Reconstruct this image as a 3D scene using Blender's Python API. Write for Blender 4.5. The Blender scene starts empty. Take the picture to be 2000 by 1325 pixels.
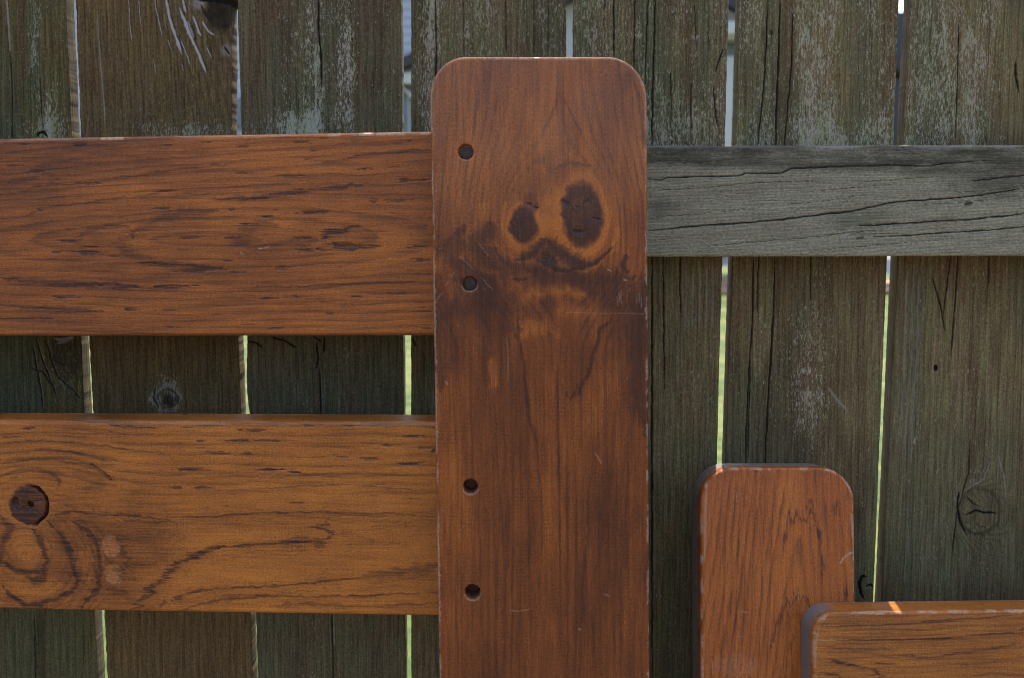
import bpy, math, random
import numpy as np
from mathutils import Vector

random.seed(7)
scene = bpy.context.scene
COL = scene.collection
R = math.radians

# ------------------------------------------------------------------ camera, world, sun, exposure
FPX = 2000 * 35.0 / 36.0          # focal length in photograph pixels
PITCH = R(7.0)
CAMZ = 1.30
cam_data = bpy.data.cameras.new("camera")
cam_data.lens = 35.0
cam_data.sensor_width = 36.0
cam_data.clip_start = 0.02
cam_data.clip_end = 800.0
cam_data.dof.use_dof = True
cam_data.dof.focus_distance = 0.79
cam_data.dof.aperture_fstop = 9.0
cam = bpy.data.objects.new("camera", cam_data)
cam.location = (0, 0, CAMZ)
cam.rotation_euler = (R(90) - PITCH, 0, 0)
COL.objects.link(cam)
scene.camera = cam

SUN_ELEV = R(64)
SUN_AZ = R(12.5)                  # from +Y towards +X
SKY_STRENGTH = 0.15
SUN_STRENGTH = 3.2
EXPOSURE = 1.95
world = bpy.data.worlds.new("World")
scene.world = world
world.use_nodes = True
wn = world.node_tree
wn.nodes.clear()
sky = wn.nodes.new("ShaderNodeTexSky")
sky.sky_type = 'NISHITA'
sky.sun_disc = False
sky.sun_elevation = SUN_ELEV
sky.sun_rotation = SUN_AZ
sky.dust_density = 5.0
sky.air_density = 0.7
sky.ozone_density = 0.6
bgn = wn.nodes.new("ShaderNodeBackground")
bgn.inputs['Strength'].default_value = SKY_STRENGTH
wo = wn.nodes.new("ShaderNodeOutputWorld")
wn.links.new(sky.outputs[0], bgn.inputs[0])
wn.links.new(bgn.outputs[0], wo.inputs[0])

sl = bpy.data.lights.new("sun", 'SUN')
sl.energy = SUN_STRENGTH
sl.angle = R(0.53)
sl.color = (1.0, 0.95, 0.87)
sun = bpy.data.objects.new("sun", sl)
sdir = Vector((math.sin(SUN_AZ) * math.cos(SUN_ELEV), math.cos(SUN_AZ) * math.cos(SUN_ELEV), math.sin(SUN_ELEV)))
sun.rotation_euler = sdir.to_track_quat('Z', 'Y').to_euler()
sun.location = (1, 5, 8)
COL.objects.link(sun)
scene.view_settings.view_transform = 'Standard'
scene.view_settings.look = 'None'
scene.view_settings.gamma = 1.0
scene.view_settings.exposure = EXPOSURE
scene.cycles.filter_width = 1.0
scene.cycles.use_denoising = True
scene.cycles.denoising_input_passes = 'RGB_ALBEDO_NORMAL'
scene.cycles.denoising_prefilter = 'ACCURATE'
scene.cycles.adaptive_threshold = 0.006
scene.cycles.max_bounces = 6

# ------------------------------------------------------------------ helpers: camera geometry, noise
CP, SP = math.cos(PITCH), math.sin(PITCH)

def bp(px, py, Y, lean=None):
    """a point seen at photograph pixel (px,py) lying on the plane y = Y (or y = Y + (z - z0) * k when it leans)"""
    dx = (px - 1000.0) / FPX
    dy = -(py - 662.5) / FPX
    d = (dx, CP + dy * SP, -SP + dy * CP)
    if lean:
        z0, k = lean
        t = (Y + (CAMZ - z0) * k) / (d[1] - k * d[2])
    else:
        t = Y / d[1]
    return np.array((d[0] * t, d[1] * t, CAMZ + d[2] * t))

def proj(x, y, z):
    z = z - CAMZ
    fwd = y * CP - z * SP
    up = y * SP + z * CP
    return 1000.0 + FPX * x / fwd, 662.5 - FPX * up / fwd

_tabs = {}
def vn(x, y, seed=0):
    t = _tabs.get(seed)
    if t is None:
        t = np.random.default_rng(seed + 11).random((256, 256)).astype(np.float32)
        _tabs[seed] = t
    xi = np.floor(x).astype(np.int64); yi = np.floor(y).astype(np.int64)
    fx = x - xi; fy = y - yi
    fx = fx * fx * (3 - 2 * fx); fy = fy * fy * (3 - 2 * fy)
    x0 = xi & 255; x1 = (xi + 1) & 255; y0 = yi & 255; y1 = (yi + 1) & 255
    return ((t[y0, x0] * (1 - fx) + t[y0, x1] * fx) * (1 - fy) + (t[y1, x0] * (1 - fx) + t[y1, x1] * fx) * fy)

def fbm(x, y, seed=0, o=3):
    s = 0.0; a = 1.0; n = 0.0
    for k in range(o):
        s = s + a * vn(x * 2 ** k + 17.3 * k, y * 2 ** k + 5.1 * k, seed + k)
        n += a; a *= 0.5
    return s / n          # 0..1

def ss(a, b, x):
    t = np.clip((x - a) / (b - a), 0, 1)
    return t * t * (3 - 2 * t)

class Feat:
    """surface fields of one board, evaluated at the photograph position of each vertex"""
    def __init__(s, X, Y):
        s.X, s.Y = X, Y
        z = np.zeros_like(X)
        s.f = dict(ring=z.copy(), dark=z.copy(), tone=z + 0.5, pale=z.copy(), flake=z.copy(), green=z.copy(), brown=z.copy(), hatch=z.copy(), line=z + 1.0)
        s.disp = z.copy()
        s.wx = (fbm(X / 14, Y / 14, 31) - .5)
        s.wy = (fbm(X / 14, Y / 14, 41) - .5)
        s.hx = (fbm(X / 4, Y / 4, 51, 2) - .5)
        s.hy = (fbm(X / 4, Y / 4, 61, 2) - .5)
        s.fx = np.zeros_like(X); s.fy = np.zeros_like(X); s.grad = 0.0
    def feather(s, horiz, amp, grad=.45):
        """strokes fray along the grain and fade off on one side, as late wood does"""
        X, Y = s.X, s.Y
        if horiz: s.fx = amp * ((vn(X / 40, Y / 1.7, 301) - .5) + (vn(X / 90, Y / 5, 303) - .5))
        else: s.fy = amp * ((vn(X / 1.7, Y / 40, 305) - .5) + (vn(X / 5, Y / 90, 307) - .5))
        s.grad = grad
    def dist(s, pts, wob=3.0):
        P = np.array(pts, float)
        X = s.X + s.wx * wob * 2 + s.hx * wob * .4 + s.fx
        Y = s.Y + s.wy * wob * 2 + s.hy * wob * .4 + s.fy
        s.sgn = np.zeros_like(X)
        best = np.full(X.shape, 1e9); par = np.zeros_like(X)
        L = np.r_[0, np.cumsum(np.hypot(*(P[1:] - P[:-1]).T))]
        for k in range(len(P) - 1):
            a, b = P[k], P[k + 1]
            d = b - a; n = d @ d + 1e-9
            t = np.clip(((X - a[0]) * d[0] + (Y - a[1]) * d[1]) / n, 0, 1)
            q = np.hypot(X - a[0] - t * d[0], Y - a[1] - t * d[1])
            m = q < best
            s.sgn = np.where(m, np.sign((X - a[0]) * d[1] - (Y - a[1]) * d[0]), s.sgn)
            best = np.where(m, q, best); par = np.where(m, (L[k] + t * (L[k + 1] - L[k])) / L[-1], par)
        return best, par
    def region(s, pts, pad):
        P = np.array(pts, float)
        m = (s.X > P[:, 0].min() - pad) & (s.X < P[:, 0].max() + pad) & (s.Y > P[:, 1].min() - pad) & (s.Y < P[:, 1].max() + pad)
        return m
    def stroke(s, key, pts, w, v=1.0, wob=2.0, soft=.5, taper=True, disp=0.0, add=False):
        m = s.region(pts, w * (5 if s.grad else 2) + 16)
        if not m.any(): return
        sub = object.__new__(Feat)
        for n in ('X', 'Y', 'wx', 'wy', 'hx', 'hy', 'fx', 'fy'): setattr(sub, n, getattr(s, n)[m])
        if key != 'dark' or disp: sub.fx = sub.fx * 0; sub.fy = sub.fy * 0
        d, t = Feat.dist(sub, pts, wob)
        ww = w * (np.clip(np.minimum(t, 1 - t) * 7, 0.15, 1) ** .6 if taper else 1.0)
        ww = ww * (0.7 + 0.6 * vn(t * 23 + w, t * 0 + pts[0][0], 77))
        k = 1 - ss(ww * (1 - soft), ww * (1 + soft), d)
        if s.grad and key == 'dark' and v > 0:
            k = np.maximum(k, s.grad * np.exp(-d / (ww * 2.2 + 1)) * (sub.sgn < 0) * np.clip(np.minimum(t, 1 - t) * 8, 0, 1))
        if key:
            a = s.f[key][m]
            s.f[key][m] = a + k * v if add else (np.maximum(a, k * v) if v > 0 else a * (1 + k * v))
        if disp: s.disp[m] = np.maximum(s.disp[m], k * disp) if disp > 0 else s.disp[m] + k * disp
    def mix(s, key, k, v):
        s.f[key] = s.f[key] * (1 - k) + v * k
    def ell(s, cx, cy, rx, ry, soft=.25, wob=4, rot=0.0):
        X = s.X + s.wx * wob * 2 - cx; Y = s.Y + s.wy * wob * 2 - cy
        c, q = math.cos(rot), math.sin(rot)
        d = np.hypot((X * c + Y * q) / rx, (-X * q + Y * c) / ry)
        return 1 - ss(1 - soft, 1 + soft, d)
    def dash(s, x, y, hl, ht, v=.9, disp=.35, slope=0.0):
        hl, ht = hl * 1.12, ht * 1.3 + .25
        m = (abs(s.X - x) < hl * 1.6) & (abs(s.Y - y) < ht * 2.5 + 6)
        if not m.any(): return
        X = s.X[m] - x; Y = s.Y[m] - y - slope * X
        rag = (vn(X / 9 + x, Y / 1.6 + y, 5) - .5)
        d = np.hypot(X / hl + rag * 1.3, Y / ht)
        fib = 0.55 + 0.45 * vn(X / 26 + x, Y / 1.5, 9)
        k = (1 - ss(.5, 1.1, d)) * fib
        s.f['dark'][m] = np.maximum(s.f['dark'][m], k * v)
        s.disp[m] = np.maximum(s.disp[m], k * disp)

# ------------------------------------------------------------------ node helpers and materials
class NT:
    def __init__(s, name):
        s.m = bpy.data.materials.new(name); s.m.use_nodes = True
        s.t = s.m.node_tree; s.t.nodes.clear()
    def n(s, typ, **kw):
        o = s.t.nodes.new("ShaderNode" + typ)
        for k, v in kw.items(): setattr(o, k, v)
        return o
    def put(s, sock, v):
        if isinstance(v, bpy.types.NodeSocket): s.t.links.new(v, sock)
        elif isinstance(v, (tuple, list)) and len(v) == 3 and sock.type == 'RGBA': sock.default_value = (*v, 1)
        else: sock.default_value = v
    def attr(s, name, out='Fac'):
        o = s.n("Attribute"); o.attribute_name = name
        return o.outputs[out]
    def math(s, op, a, b=0.0, c=None, clamp=False):
        o = s.n("Math", operation=op); o.use_clamp = clamp
        s.put(o.inputs[0], a); s.put(o.inputs[1], b)
        if c is not None: s.put(o.inputs[2], c)
        return o.outputs[0]
    def mapr(s, v, a, b, c=0.0, d=1.0, smooth=False):
        o = s.n("MapRange"); o.interpolation_type = 'SMOOTHSTEP' if smooth else 'LINEAR'
        s.put(o.inputs['Value'], v)
        for i, q in zip(('From Min', 'From Max', 'To Min', 'To Max'), (a, b, c, d)): s.put(o.inputs[i], q)
        return o.outputs[0]
    def mix(s, f, a, b, mode='MIX'):
        o = s.n("Mix", data_type='RGBA', blend_type=mode); o.clamp_factor = True
        s.put(o.inputs[0], f); s.put(o.inputs[6], a); s.put(o.inputs[7], b)
        return o.outputs[2]
    def scale(s, v, xyz, loc=(0, 0, 0)):
        o = s.n("Mapping"); s.put(o.inputs[0], v)
        o.inputs['Scale'].default_value = xyz; o.inputs['Location'].default_value = loc
        return o.outputs[0]
    def noise(s, v, sc=1.0, det=3, rough=.5, dist=0.0):
        o = s.n("TexNoise"); s.put(o.inputs['Vector'], v)
        o.inputs['Scale'].default_value = sc; o.inputs['Detail'].default_value = det
        o.inputs['Roughness'].default_value = rough; o.inputs['Distortion'].default_value = dist
        return o.outputs['Fac']
    def ramp(s, v, stops):
        o = s.n("ValToRGB"); s.put(o.inputs[0], v)
        e = o.color_ramp.elements
        while len(e) < len(stops): e.new(.5)
        for k, (p, c) in enumerate(stops):
            e[k].position = p; e[k].color = (*c, 1) if len(c) == 3 else c
        return o.outputs[0]
    def done(s, color, rough, height=None, bump=0.5, dist=0.001, spec=.5, coat=0.0, coatr=.2, metallic=0.0):
        b = s.n("BsdfPrincipled")
        s.put(b.inputs['Base Color'], color); s.put(b.inputs['Roughness'], rough)
        s.put(b.inputs['Specular IOR Level'], spec); s.put(b.inputs['Metallic'], metallic)
        b.inputs['Coat Weight'].default_value = coat; b.inputs['Coat Roughness'].default_value = coatr
        if height is not None:
            u = s.n("Bump"); u.inputs['Strength'].default_value = bump; u.inputs['Distance'].default_value = dist
            s.put(u.inputs['Height'], height)
            s.t.links.new(u.outputs[0], b.inputs['Normal'])
            s.t.links.new(u.outputs[0], b.inputs['Coat Normal'])
        o = s.n("OutputMaterial"); s.t.links.new(b.outputs[0], o.inputs[0])
        return s.m

def varnished(name, lo, mid, hi, linecol=(.035, .018, .012), line=.55, hatch=.25, side=(.10, .085, .08), hatch_period=2.3, seed=0.0, rough=.30, coat=.25, streak=1.0, fray=1.0):
    """stained and varnished pine; gc is (across grain, along grain, depth) in millimetres"""
    t = NT(name)
    gc = t.attr('gc', 'Vector')
    ring, dark, tone, pale, sd, hat, lin = (t.attr(k) for k in ('ring', 'dark', 'tone', 'pale', 'side', 'hatch', 'line'))
    wob = t.noise(t.scale(gc, (.3, .03, .3), (seed, 0, 0)), 1, 3, .6)
    fib = t.noise(t.scale(gc, (.62, .022, .62), (seed, 3, 0)), 1, 4, .8)
    fib2 = t.noise(t.scale(gc, (.22, .008, .22), (seed, 9, 0)), 1, 4, .65)
    grain = t.noise(t.scale(gc, (.9, .5, .9), (seed, 1, 0)), 1, 3, .8)
    broad = t.noise(t.scale(gc, (.05, .02, .05), (seed, 5, 0)), 1, 3, .55)
    ph = t.math('ADD', ring, t.math('MULTIPLY', t.math('SUBTRACT', wob, .5), .55))
    fr = t.math('FRACT', ph)
    late = t.math('MULTIPLY', t.mapr(fr, .35, .86, smooth=True), t.mapr(fr, .9, 1.0, 1, 0, smooth=True))
    # every ring has a strength of its own
    rid = t.n("TexWhiteNoise", noise_dimensions='1D'); t.put(rid.inputs['W'], t.math('FLOOR', ph))
    rs = t.mapr(rid.outputs['Value'], 0, 1, .35, 1.1)
    brk = t.mapr(t.noise(t.scale(gc, (.25, .018, .25), (seed, 2, 0)), 1, 3, .6), .35, .62, .2, 1.0, smooth=True)
    late = t.math('MULTIPLY', t.math('MULTIPLY', late, rs), t.math('MULTIPLY', brk, lin))
    tn = t.math('ADD', tone, t.math('MULTIPLY', t.math('SUBTRACT', fib2, .5), .75 * streak))
    tn = t.math('ADD', tn, t.math('MULTIPLY', t.math('SUBTRACT', broad, .5), .8 * streak))
    tn = t.math('ADD', tn, t.math('MULTIPLY', t.math('SUBTRACT', fib, .5), 1.7 * streak), clamp=True)
    c = t.ramp(tn, [(0, lo), (.5, mid), (1, hi)])
    gm = t.mapr(grain, .32, .68, .66, 1.34)
    cc = t.n("Combine" + "Color"); 
    for i in range(3): t.put(cc.inputs[i], gm)
    c = t.mix(1.0, c, cc.outputs[0], 'MULTIPLY')
    c = t.mix(t.math('MULTIPLY', late, line), c, linecol)
    # saw marks: fine ripple across the grain, broken up
    sep = t.n("SeparateXYZ"); t.put(sep.inputs[0], gc)
    wph = t.math('ADD', t.math('MULTIPLY', sep.outputs[1], 2 * math.pi / hatch_period), t.math('MULTIPLY', t.noise(t.scale(gc, (.25, .12, .2)), 1, 3), 9.0))
    wave = t.math('ADD', t.math('MULTIPLY', t.math('SINE', wph), .5), .5)
    dots = t.mapr(t.noise(t.scale(gc, (1.5, .35, 1), (seed, 8, 0)), 1, 2), .38, .6, 0, 1, smooth=True)
    patch = t.mapr(t.noise(t.scale(gc, (.09, .03, .1), (seed, 7, 0)), 1, 3), .45, .62, .0, 1, smooth=True)
    hm = t.math('MULTIPLY', t.math('MULTIPLY', wave, dots), t.math('MULTIPLY', patch, t.math('ADD', hat, hatch)))
    c = t.mix(t.math('MULTIPLY', hm, .36), c, tuple(.35 * q for q in lo))
    # short pores along the grain
    pore = t.mapr(t.noise(t.scale(gc, (1.0, .09, 1.0), (seed, 4, 0)), 1, 2, .5), .66, .72, 0, 1, smooth=True)
    c = t.mix(t.math('MULTIPLY', pore, .35), c, linecol)
    dk = t.math('MULTIPLY', dark, t.mapr(fib, .36, .62, 1 + .35 * fray, 1 - .4 * fray), clamp=True)
    dk = t.math('MAXIMUM', dk, t.mapr(dark, .72, .95, 0, .92), clamp=True)
    c = t.mix(dk, c, (.030, .013, .011))
    # worn spots, dust; pale also carries a few painted sun marks
    dust = t.mapr(t.noise(t.scale(gc, (.8, .7, .8), (seed, 6, 3)), 1, 3, .7), .68, .75, 0, 1)
    c = t.mix(t.math('MULTIPLY', dust, .30), c, (.30, .22, .17))
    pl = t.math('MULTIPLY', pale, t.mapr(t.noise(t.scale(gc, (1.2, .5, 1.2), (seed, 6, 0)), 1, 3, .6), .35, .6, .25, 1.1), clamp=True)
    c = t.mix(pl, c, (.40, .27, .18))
    sn = t.noise(t.scale(gc, (.9, .12, .9), (seed, 2, 5)), 1, 4, .6)
    sc_ = t.mix(t.mapr(sn, .3, .7), tuple(.6 * q for q in side), tuple(1.3 * q for q in side))
    c = t.mix(sd, c, sc_)
    h = t.math('ADD', t.math('MULTIPLY', fib, .8), t.math('MULTIPLY', late, -.5))
    h = t.math('ADD', h, t.math('MULTIPLY', hm, -.45))
    h = t.math('ADD', h, t.math('MULTIPLY', grain, .35))
    h = t.math('ADD', h, t.math('MULTIPLY', pore, -.8))
    r = t.mapr(t.noise(t.scale(gc, (.12, .07, .12), (seed, 0, 9)), 1, 4, .6), .3, .7, rough - .05, rough + .12)
    r = t.math('ADD', r, t.math('MULTIPLY', t.math('MAXIMUM', sd, pale), .3), clamp=True)
    return t.done(c, r, h, .7, .00028, .22, coat * .3, .25)

def weathered(name, base, olive, red, fl, seed=0.0, flk=1.0, rough=.85, con=1.0):
    """grey weathered softwood with algae, flaking and checks"""
    t = NT(name)
    gc = t.attr('gc', 'Vector')
    ring, dark, flake, green, brown, pale, sd = (t.attr(k) for k in ('ring', 'dark', 'flake', 'green', 'brown', 'pale', 'side'))
    fib = t.noise(t.scale(gc, (.7, .022, .7), (seed, 0, 0)), 1, 5, .8)
    fine = t.noise(t.scale(gc, (.6, .38, .6), (seed, 4, 0)), 1, 4, .85)
    broad = t.noise(t.scale(gc, (.07, .012, .07), (seed, 8, 0)), 1, 3, .6)
    broad2 = t.noise(t.scale(gc, (.05, .025, .05), (seed, 18, 0)), 1, 4, .6)
    c = t.mix(t.mapr(broad, .38, .62, 0, 1, True), base, olive)
    c = t.mix(t.math('MULTIPLY', t.mapr(broad2, .5, .68, 0, 1, True), .5), c, red)
    c = t.mix(t.math('MULTIPLY', green, t.mapr(fine, .3, .6, .4, .9)), c, (.060, .070, .038))
    c = t.mix(t.math('MULTIPLY', brown, .65), c, (.070, .042, .022))
    m = t.mapr(fib, .34, .66, 1 - .52 * con, 1 + .56 * con)
    m = t.math('MULTIPLY', m, t.mapr(fine, .34, .66, .55, 1.45))
    fr = t.math('FRACT', t.math('ADD', ring, t.math('MULTIPLY', fib, .5)))
    ridge = t.math('MULTIPLY', t.mapr(fr, .3, .85, 0, 1, True), t.mapr(fr, .9, 1, 1, 0, True))
    m = t.math('MULTIPLY', m, t.mapr(ridge, 0, 1, 1 + .06 * con, 1 - .16 * con))
    cc = t.n("CombineColor")
    for i in range(3): t.put(cc.inputs[i], m)
    c = t.mix(1.0, c, cc.outputs[0], 'MULTIPLY')
    # flakes of bleached fibre, vertical speckle
    s1 = t.noise(t.scale(gc, (.80, .20, .80), (seed, 6, 0)), 1, 4, .85)
    s2 = t.noise(t.scale(gc, (.16, .045, .16), (seed, 7, 0)), 1, 3, .6)
    th = t.math('SUBTRACT', .685, t.math('MULTIPLY', t.math('MULTIPLY', flake, flk), .27))
    th = t.math('SUBTRACT', th, t.math('MULTIPLY', t.math('SUBTRACT', s2, .5), t.mapr(flake, 0, .5, .10, .36)))
    sp = t.mapr(t.math('SUBTRACT', s1, th), -.02, .05, 0, 1, True)
    flc = t.mix(t.mapr(broad, .4, .6), fl, (fl[0] * .88, fl[1] * .98, fl[2] * .80))
    c = t.mix(t.math('MULTIPLY', sp, .8), c, flc)
    dust = t.mapr(t.noise(t.scale(gc, (.9, .6, .9), (seed, 6, 3)), 1, 3, .7), .67, .73, 0, 1)
    c = t.mix(t.math('MULTIPLY', dust, .35), c, (.26, .24, .20))
    ck = t.mapr(t.noise(t.scale(gc, (.7, .009, .7), (seed, 16, 0)), 1, 2, .5), .70, .75, 0, 1)
    c = t.mix(t.math('MULTIPLY', ck, .45 * con), c, (.012, .010, .008))
    c = t.mix(pale, c, (.34, .31, .30))
    c = t.mix(t.math('MULTIPLY', sd, .85), c, t.mix(t.mapr(fib, .35, .65), (.045, .036, .022), (.155, .125, .085)))
    c = t.mix(dark, c, (.012, .010, .007))
    h = t.math('ADD', t.math('MULTIPLY', fib, 1.0), t.math('MULTIPLY', ridge, -.5))
    h = t.math('ADD', h, t.math('MULTIPLY', fine, .5))
    h = t.math('ADD', h, t.math('MULTIPLY', sp, .35))
    h = t.math('ADD', h, t.math('MULTIPLY', ck, -1.0))
    return t.done(c, rough, h, .8, .0005, .12)

def plain(name, col, rough=.6, var=.15, sc=3.0, metallic=0.0, spec=.4):
    t = NT(name)
    tc = t.n("TexCoord").outputs['Object']
    f = t.noise(tc, sc, 4, .6)
    c = t.mix(t.mapr(f, .3, .7), tuple(q * (1 - var) for q in col), tuple(min(1, q * (1 + var)) for q in col))
    return t.done(c, rough, f, .1, .002, spec, metallic=metallic)

# ------------------------------------------------------------------ object helpers
def mesh_obj(name, verts, faces, mat, parent=None, origin=(0, 0, 0), smooth=False):
    me = bpy.data.meshes.new(name)
    o = Vector(origin)
    me.from_pydata([tuple(Vector(v) - o) for v in verts], [], faces)
    me.update()
    if smooth: me.polygons.foreach_set('use_smooth', [True] * len(me.polygons))
    me.materials.append(mat)
    ob = bpy.data.objects.new(name, me)
    ob.location = origin
    COL.objects.link(ob)
    if parent is not None:
        ob.parent = parent
        ob.location = Vector(origin) - parent.location
    return ob

def empty(name, loc, label=None, cat=None, group=None, kind=None):
    e = bpy.data.objects.new(name, None)
    e.location = loc; e.empty_display_size = .1
    COL.objects.link(e)
    return tag(e, label, cat, group, kind)

def tag(o, label=None, cat=None, group=None, kind=None):
    for k, v in (('label', label), ('category', cat), ('group', group), ('kind', kind)):
        if v: o[k] = v
    return o

def box(V, F, x0, x1, y0, y1, z0, z1):
    b = len(V)
    V += [(x0, y0, z0), (x1, y0, z0), (x1, y1, z0), (x0, y1, z0), (x0, y0, z1), (x1, y0, z1), (x1, y1, z1), (x0, y1, z1)]
    F += [tuple(b + i for i in f) for f in ((0, 3, 2, 1), (4, 5, 6, 7), (0, 1, 5, 4), (1, 2, 6, 5), (2, 3, 7, 6), (3, 0, 4, 7))]

def spans(p0, p1, step, fine, coarse=24):
    """positions 0..1 along p0..p1 (photograph px): fine inside the given spans, coarse elsewhere"""
    out = [p0]
    p = p0
    while p < p1 - 1e-6:
        st = coarse
        for a, b in fine:
            if a - 2 <= p < b: st = step; break
            if p < a - 2 < p + st: st = max(a - 2 - p, .5)
        p = min(p + st, p1)
        out.append(p)
    return (np.array(out) - p0) / (p1 - p0)

def board(name, parent, quad, Yf, th, feat, mat, horiz=False, step=1.5, rad=(0, 0, 0, 0), bev=2.0, xs=((0, 2000),), ys=((0, 1325),),
          edge=None, label=None, backside=0.0, split=1.0, lean=None, endgrey=0.0):
    """one plank. quad: photograph corners TL,TR,BR,BL of its front face, lying on y=Yf; th: thickness in metres."""
    C = [bp(px, py, Yf, lean) for px, py in quad]
    kk = lean[1] if lean else 0.0
    nrm = np.array((0.0, 1.0, -kk)) / math.hypot(1, kk)
    W = 1000 * .5 * (np.linalg.norm(C[1] - C[0]) + np.linalg.norm(C[2] - C[3]))
    H = 1000 * .5 * (np.linalg.norm(C[3] - C[0]) + np.linalg.norm(C[2] - C[1]))
    x0 = min(quad[0][0], quad[3][0]); x1 = max(quad[1][0], quad[2][0])
    y0 = min(quad[0][1], quad[1][1]); y1 = max(quad[2][1], quad[3][1])
    u = spans(x0, x1, step, xs) ; t = spans(y0, y1, step, ys)
    xm = .25 * sum(q[0] for q in quad)          # rows are even in the picture, so convert them to even steps on the board
    zz = np.array([bp(xm, y0 + (y1 - y0) * q, Yf, lean)[2] for q in t])
    t = (zz[0] - zz) / (zz[0] - zz[-1])
    ex = np.array([.04, .15, .35]) 
    u = np.unique(np.r_[u, ex / W, 1 - ex / W])
    b = np.unique(np.r_[t * H, ex, H - ex])
    rt = max(rad[0], rad[1])
    if rt > 0:
        nn = int(rt * 1.57 / (step * .4)) + 2
        b = np.unique(np.r_[b[b > rt * 1.0], rt * (1 - np.cos(np.linspace(0, math.pi / 2, nn))), ])
    B, U = np.meshgrid(b, u, indexing='ij')
    def inset(r, bb):
        if r <= 0: return np.zeros_like(bb)
        q = np.clip(r - bb, 0, r)
        return r - np.sqrt(np.maximum(r * r - q * q, 0))
    il = inset(rad[0], B) + inset(rad[3], H - B)
    ir = inset(rad[1], B) + inset(rad[2], H - B)
    if edge:
        el, er = edge(B / H)
    else:
        el = er = np.zeros_like(B)
    A = (il + el) + U * (W - il - ir - el - er)
    d = np.minimum(np.minimum(A - el, W - er - A), np.minimum(B, H - B))
    for (r, ca, cb) in ((rad[0], A, B), (rad[1], W - A, B), (rad[2], W - A, H - B), (rad[3], A, H - B)):
        if r > 0:
            m = (ca < r) & (cb < r)
            d = np.where(m, r - np.hypot(r - ca, r - cb), d)
    d = np.clip(d, 0, None)
    q = np.clip(bev - d, 0, bev)
    drop = bev - np.sqrt(np.maximum(bev * bev - q * q, 0))
    S, T = A / W, B / H
    P = [(C[0][k] * (1 - S) + C[1][k] * S) * (1 - T) + (C[3][k] * (1 - S) + C[2][k] * S) * T for k in range(3)]
    X, Y = proj(P[0], P[1], P[2])
    F = Feat(X, Y)
    F.A, F.B, F.W, F.H, F.d = A, B, W, H, d
    feat(F)
    nr, nc = A.shape
    off = (drop + F.disp) / 1000.0
    gca, gcl = (B, A) if horiz else (A, B)
    idx = np.arange(nr * nc).reshape(nr, nc)
    f = np.stack([idx[:-1, :-1], idx[1:, :-1], idx[1:, 1:], idx[:-1, 1:]], -1).reshape(-1, 4)
    loop = np.r_[idx[:, 0], idx[-1, 1:], idx[-2::-1, -1], idx[0, -2:0:-1]]
    n0 = nr * nc
    front = np.stack([P[0].ravel(), P[1].ravel(), P[2].ravel()], 1)
    co = [front + off.ravel()[:, None] * nrm]
    gc = [np.stack([gca.ravel(), gcl.ravel(), (drop + F.disp).ravel()], 1)]
    att = {k: [v.ravel()] for k, v in F.f.items()}
    side = [np.zeros(n0)]
    base = front[loop]; gb = gc[0][loop]; dl = off.ravel()[loop]
    la = A.ravel()[loop]
    levels = [.08, .3, .36, .6, .92, 1.0]
    faces = [f]
    prev = loop
    n = n0
    for li, L in enumerate(levels):
        v = base + (dl + (th - dl) * L)[:, None] * nrm
        g = gb.copy(); g[:, 2] += th * 1000 * L
        co.append(v); gc.append(g)
        for k in att: att[k].append(att[k][0][loop] * (.0 if k in ('dark', 'pale') else 1.0))
        sv = np.full(len(loop), 1.0 if L >= split else backside)
        if endgrey: sv = np.maximum(sv, (1 - ss(endgrey * .35, endgrey, la)) * (L > .2))
        side.append(sv)
        cur = np.arange(n, n + len(loop)); n += len(loop)
        faces.append(np.stack([prev, cur, np.roll(cur, -1), np.roll(prev, -1)], 1))
        prev = cur
    # back cap on vertices of its own
    co.append(co[-1].copy()); gc.append(gc[-1].copy())
    for k in att: att[k].append(att[k][-1].copy())
    side.append(np.full(len(loop), 1.0))
    cap = np.arange(n, n + len(loop))[::-1]; n += len(loop)
    co = np.concatenate(co); gc = np.concatenate(gc)
    org = np.array([co[:, 0].mean(), co[:, 1].mean(), co[:, 2].min()])
    quads = np.concatenate(faces)
    me = bpy.data.meshes.new(name)
    me.vertices.add(len(co)); me.vertices.foreach_set('co', (co - org).astype(np.float32).ravel())
    nq = len(quads)
    me.loops.add(nq * 4 + len(cap))
    me.loops.foreach_set('vertex_index', np.r_[quads.ravel(), cap].astype(np.int32))
    me.polygons.add(nq + 1)
    me.polygons.foreach_set('loop_start', np.r_[np.arange(nq) * 4, nq * 4].astype(np.int32))
    me.polygons.foreach_set('loop_total', np.r_[np.full(nq, 4), len(cap)].astype(np.int32))
    me.update(calc_edges=True)
    sm = np.ones(nq + 1, bool); sm[-1] = False
    me.polygons.foreach_set('use_smooth', sm)
    for k, v in att.items():
        a = me.attributes.new(k, 'FLOAT', 'POINT'); a.data.foreach_set('value', np.concatenate(v).astype(np.float32))
    a = me.attributes.new('side', 'FLOAT', 'POINT'); a.data.foreach_set('value', np.concatenate(side).astype(np.float32))
    a = me.attributes.new('gc', 'FLOAT_VECTOR', 'POINT'); a.data.foreach_set('vector', gc.astype(np.float32).ravel())
    me.materials.append(mat)
    ob = bpy.data.objects.new(name, me)
    COL.objects.link(ob)
    ob.parent = parent
    ob.location = Vector(org) - parent.location
    if label: ob['label'] = label
    return ob

def tf(ox, oy, sc, pts):
    return [(ox + x / sc, oy + y / sc) for x, y in pts]

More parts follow.
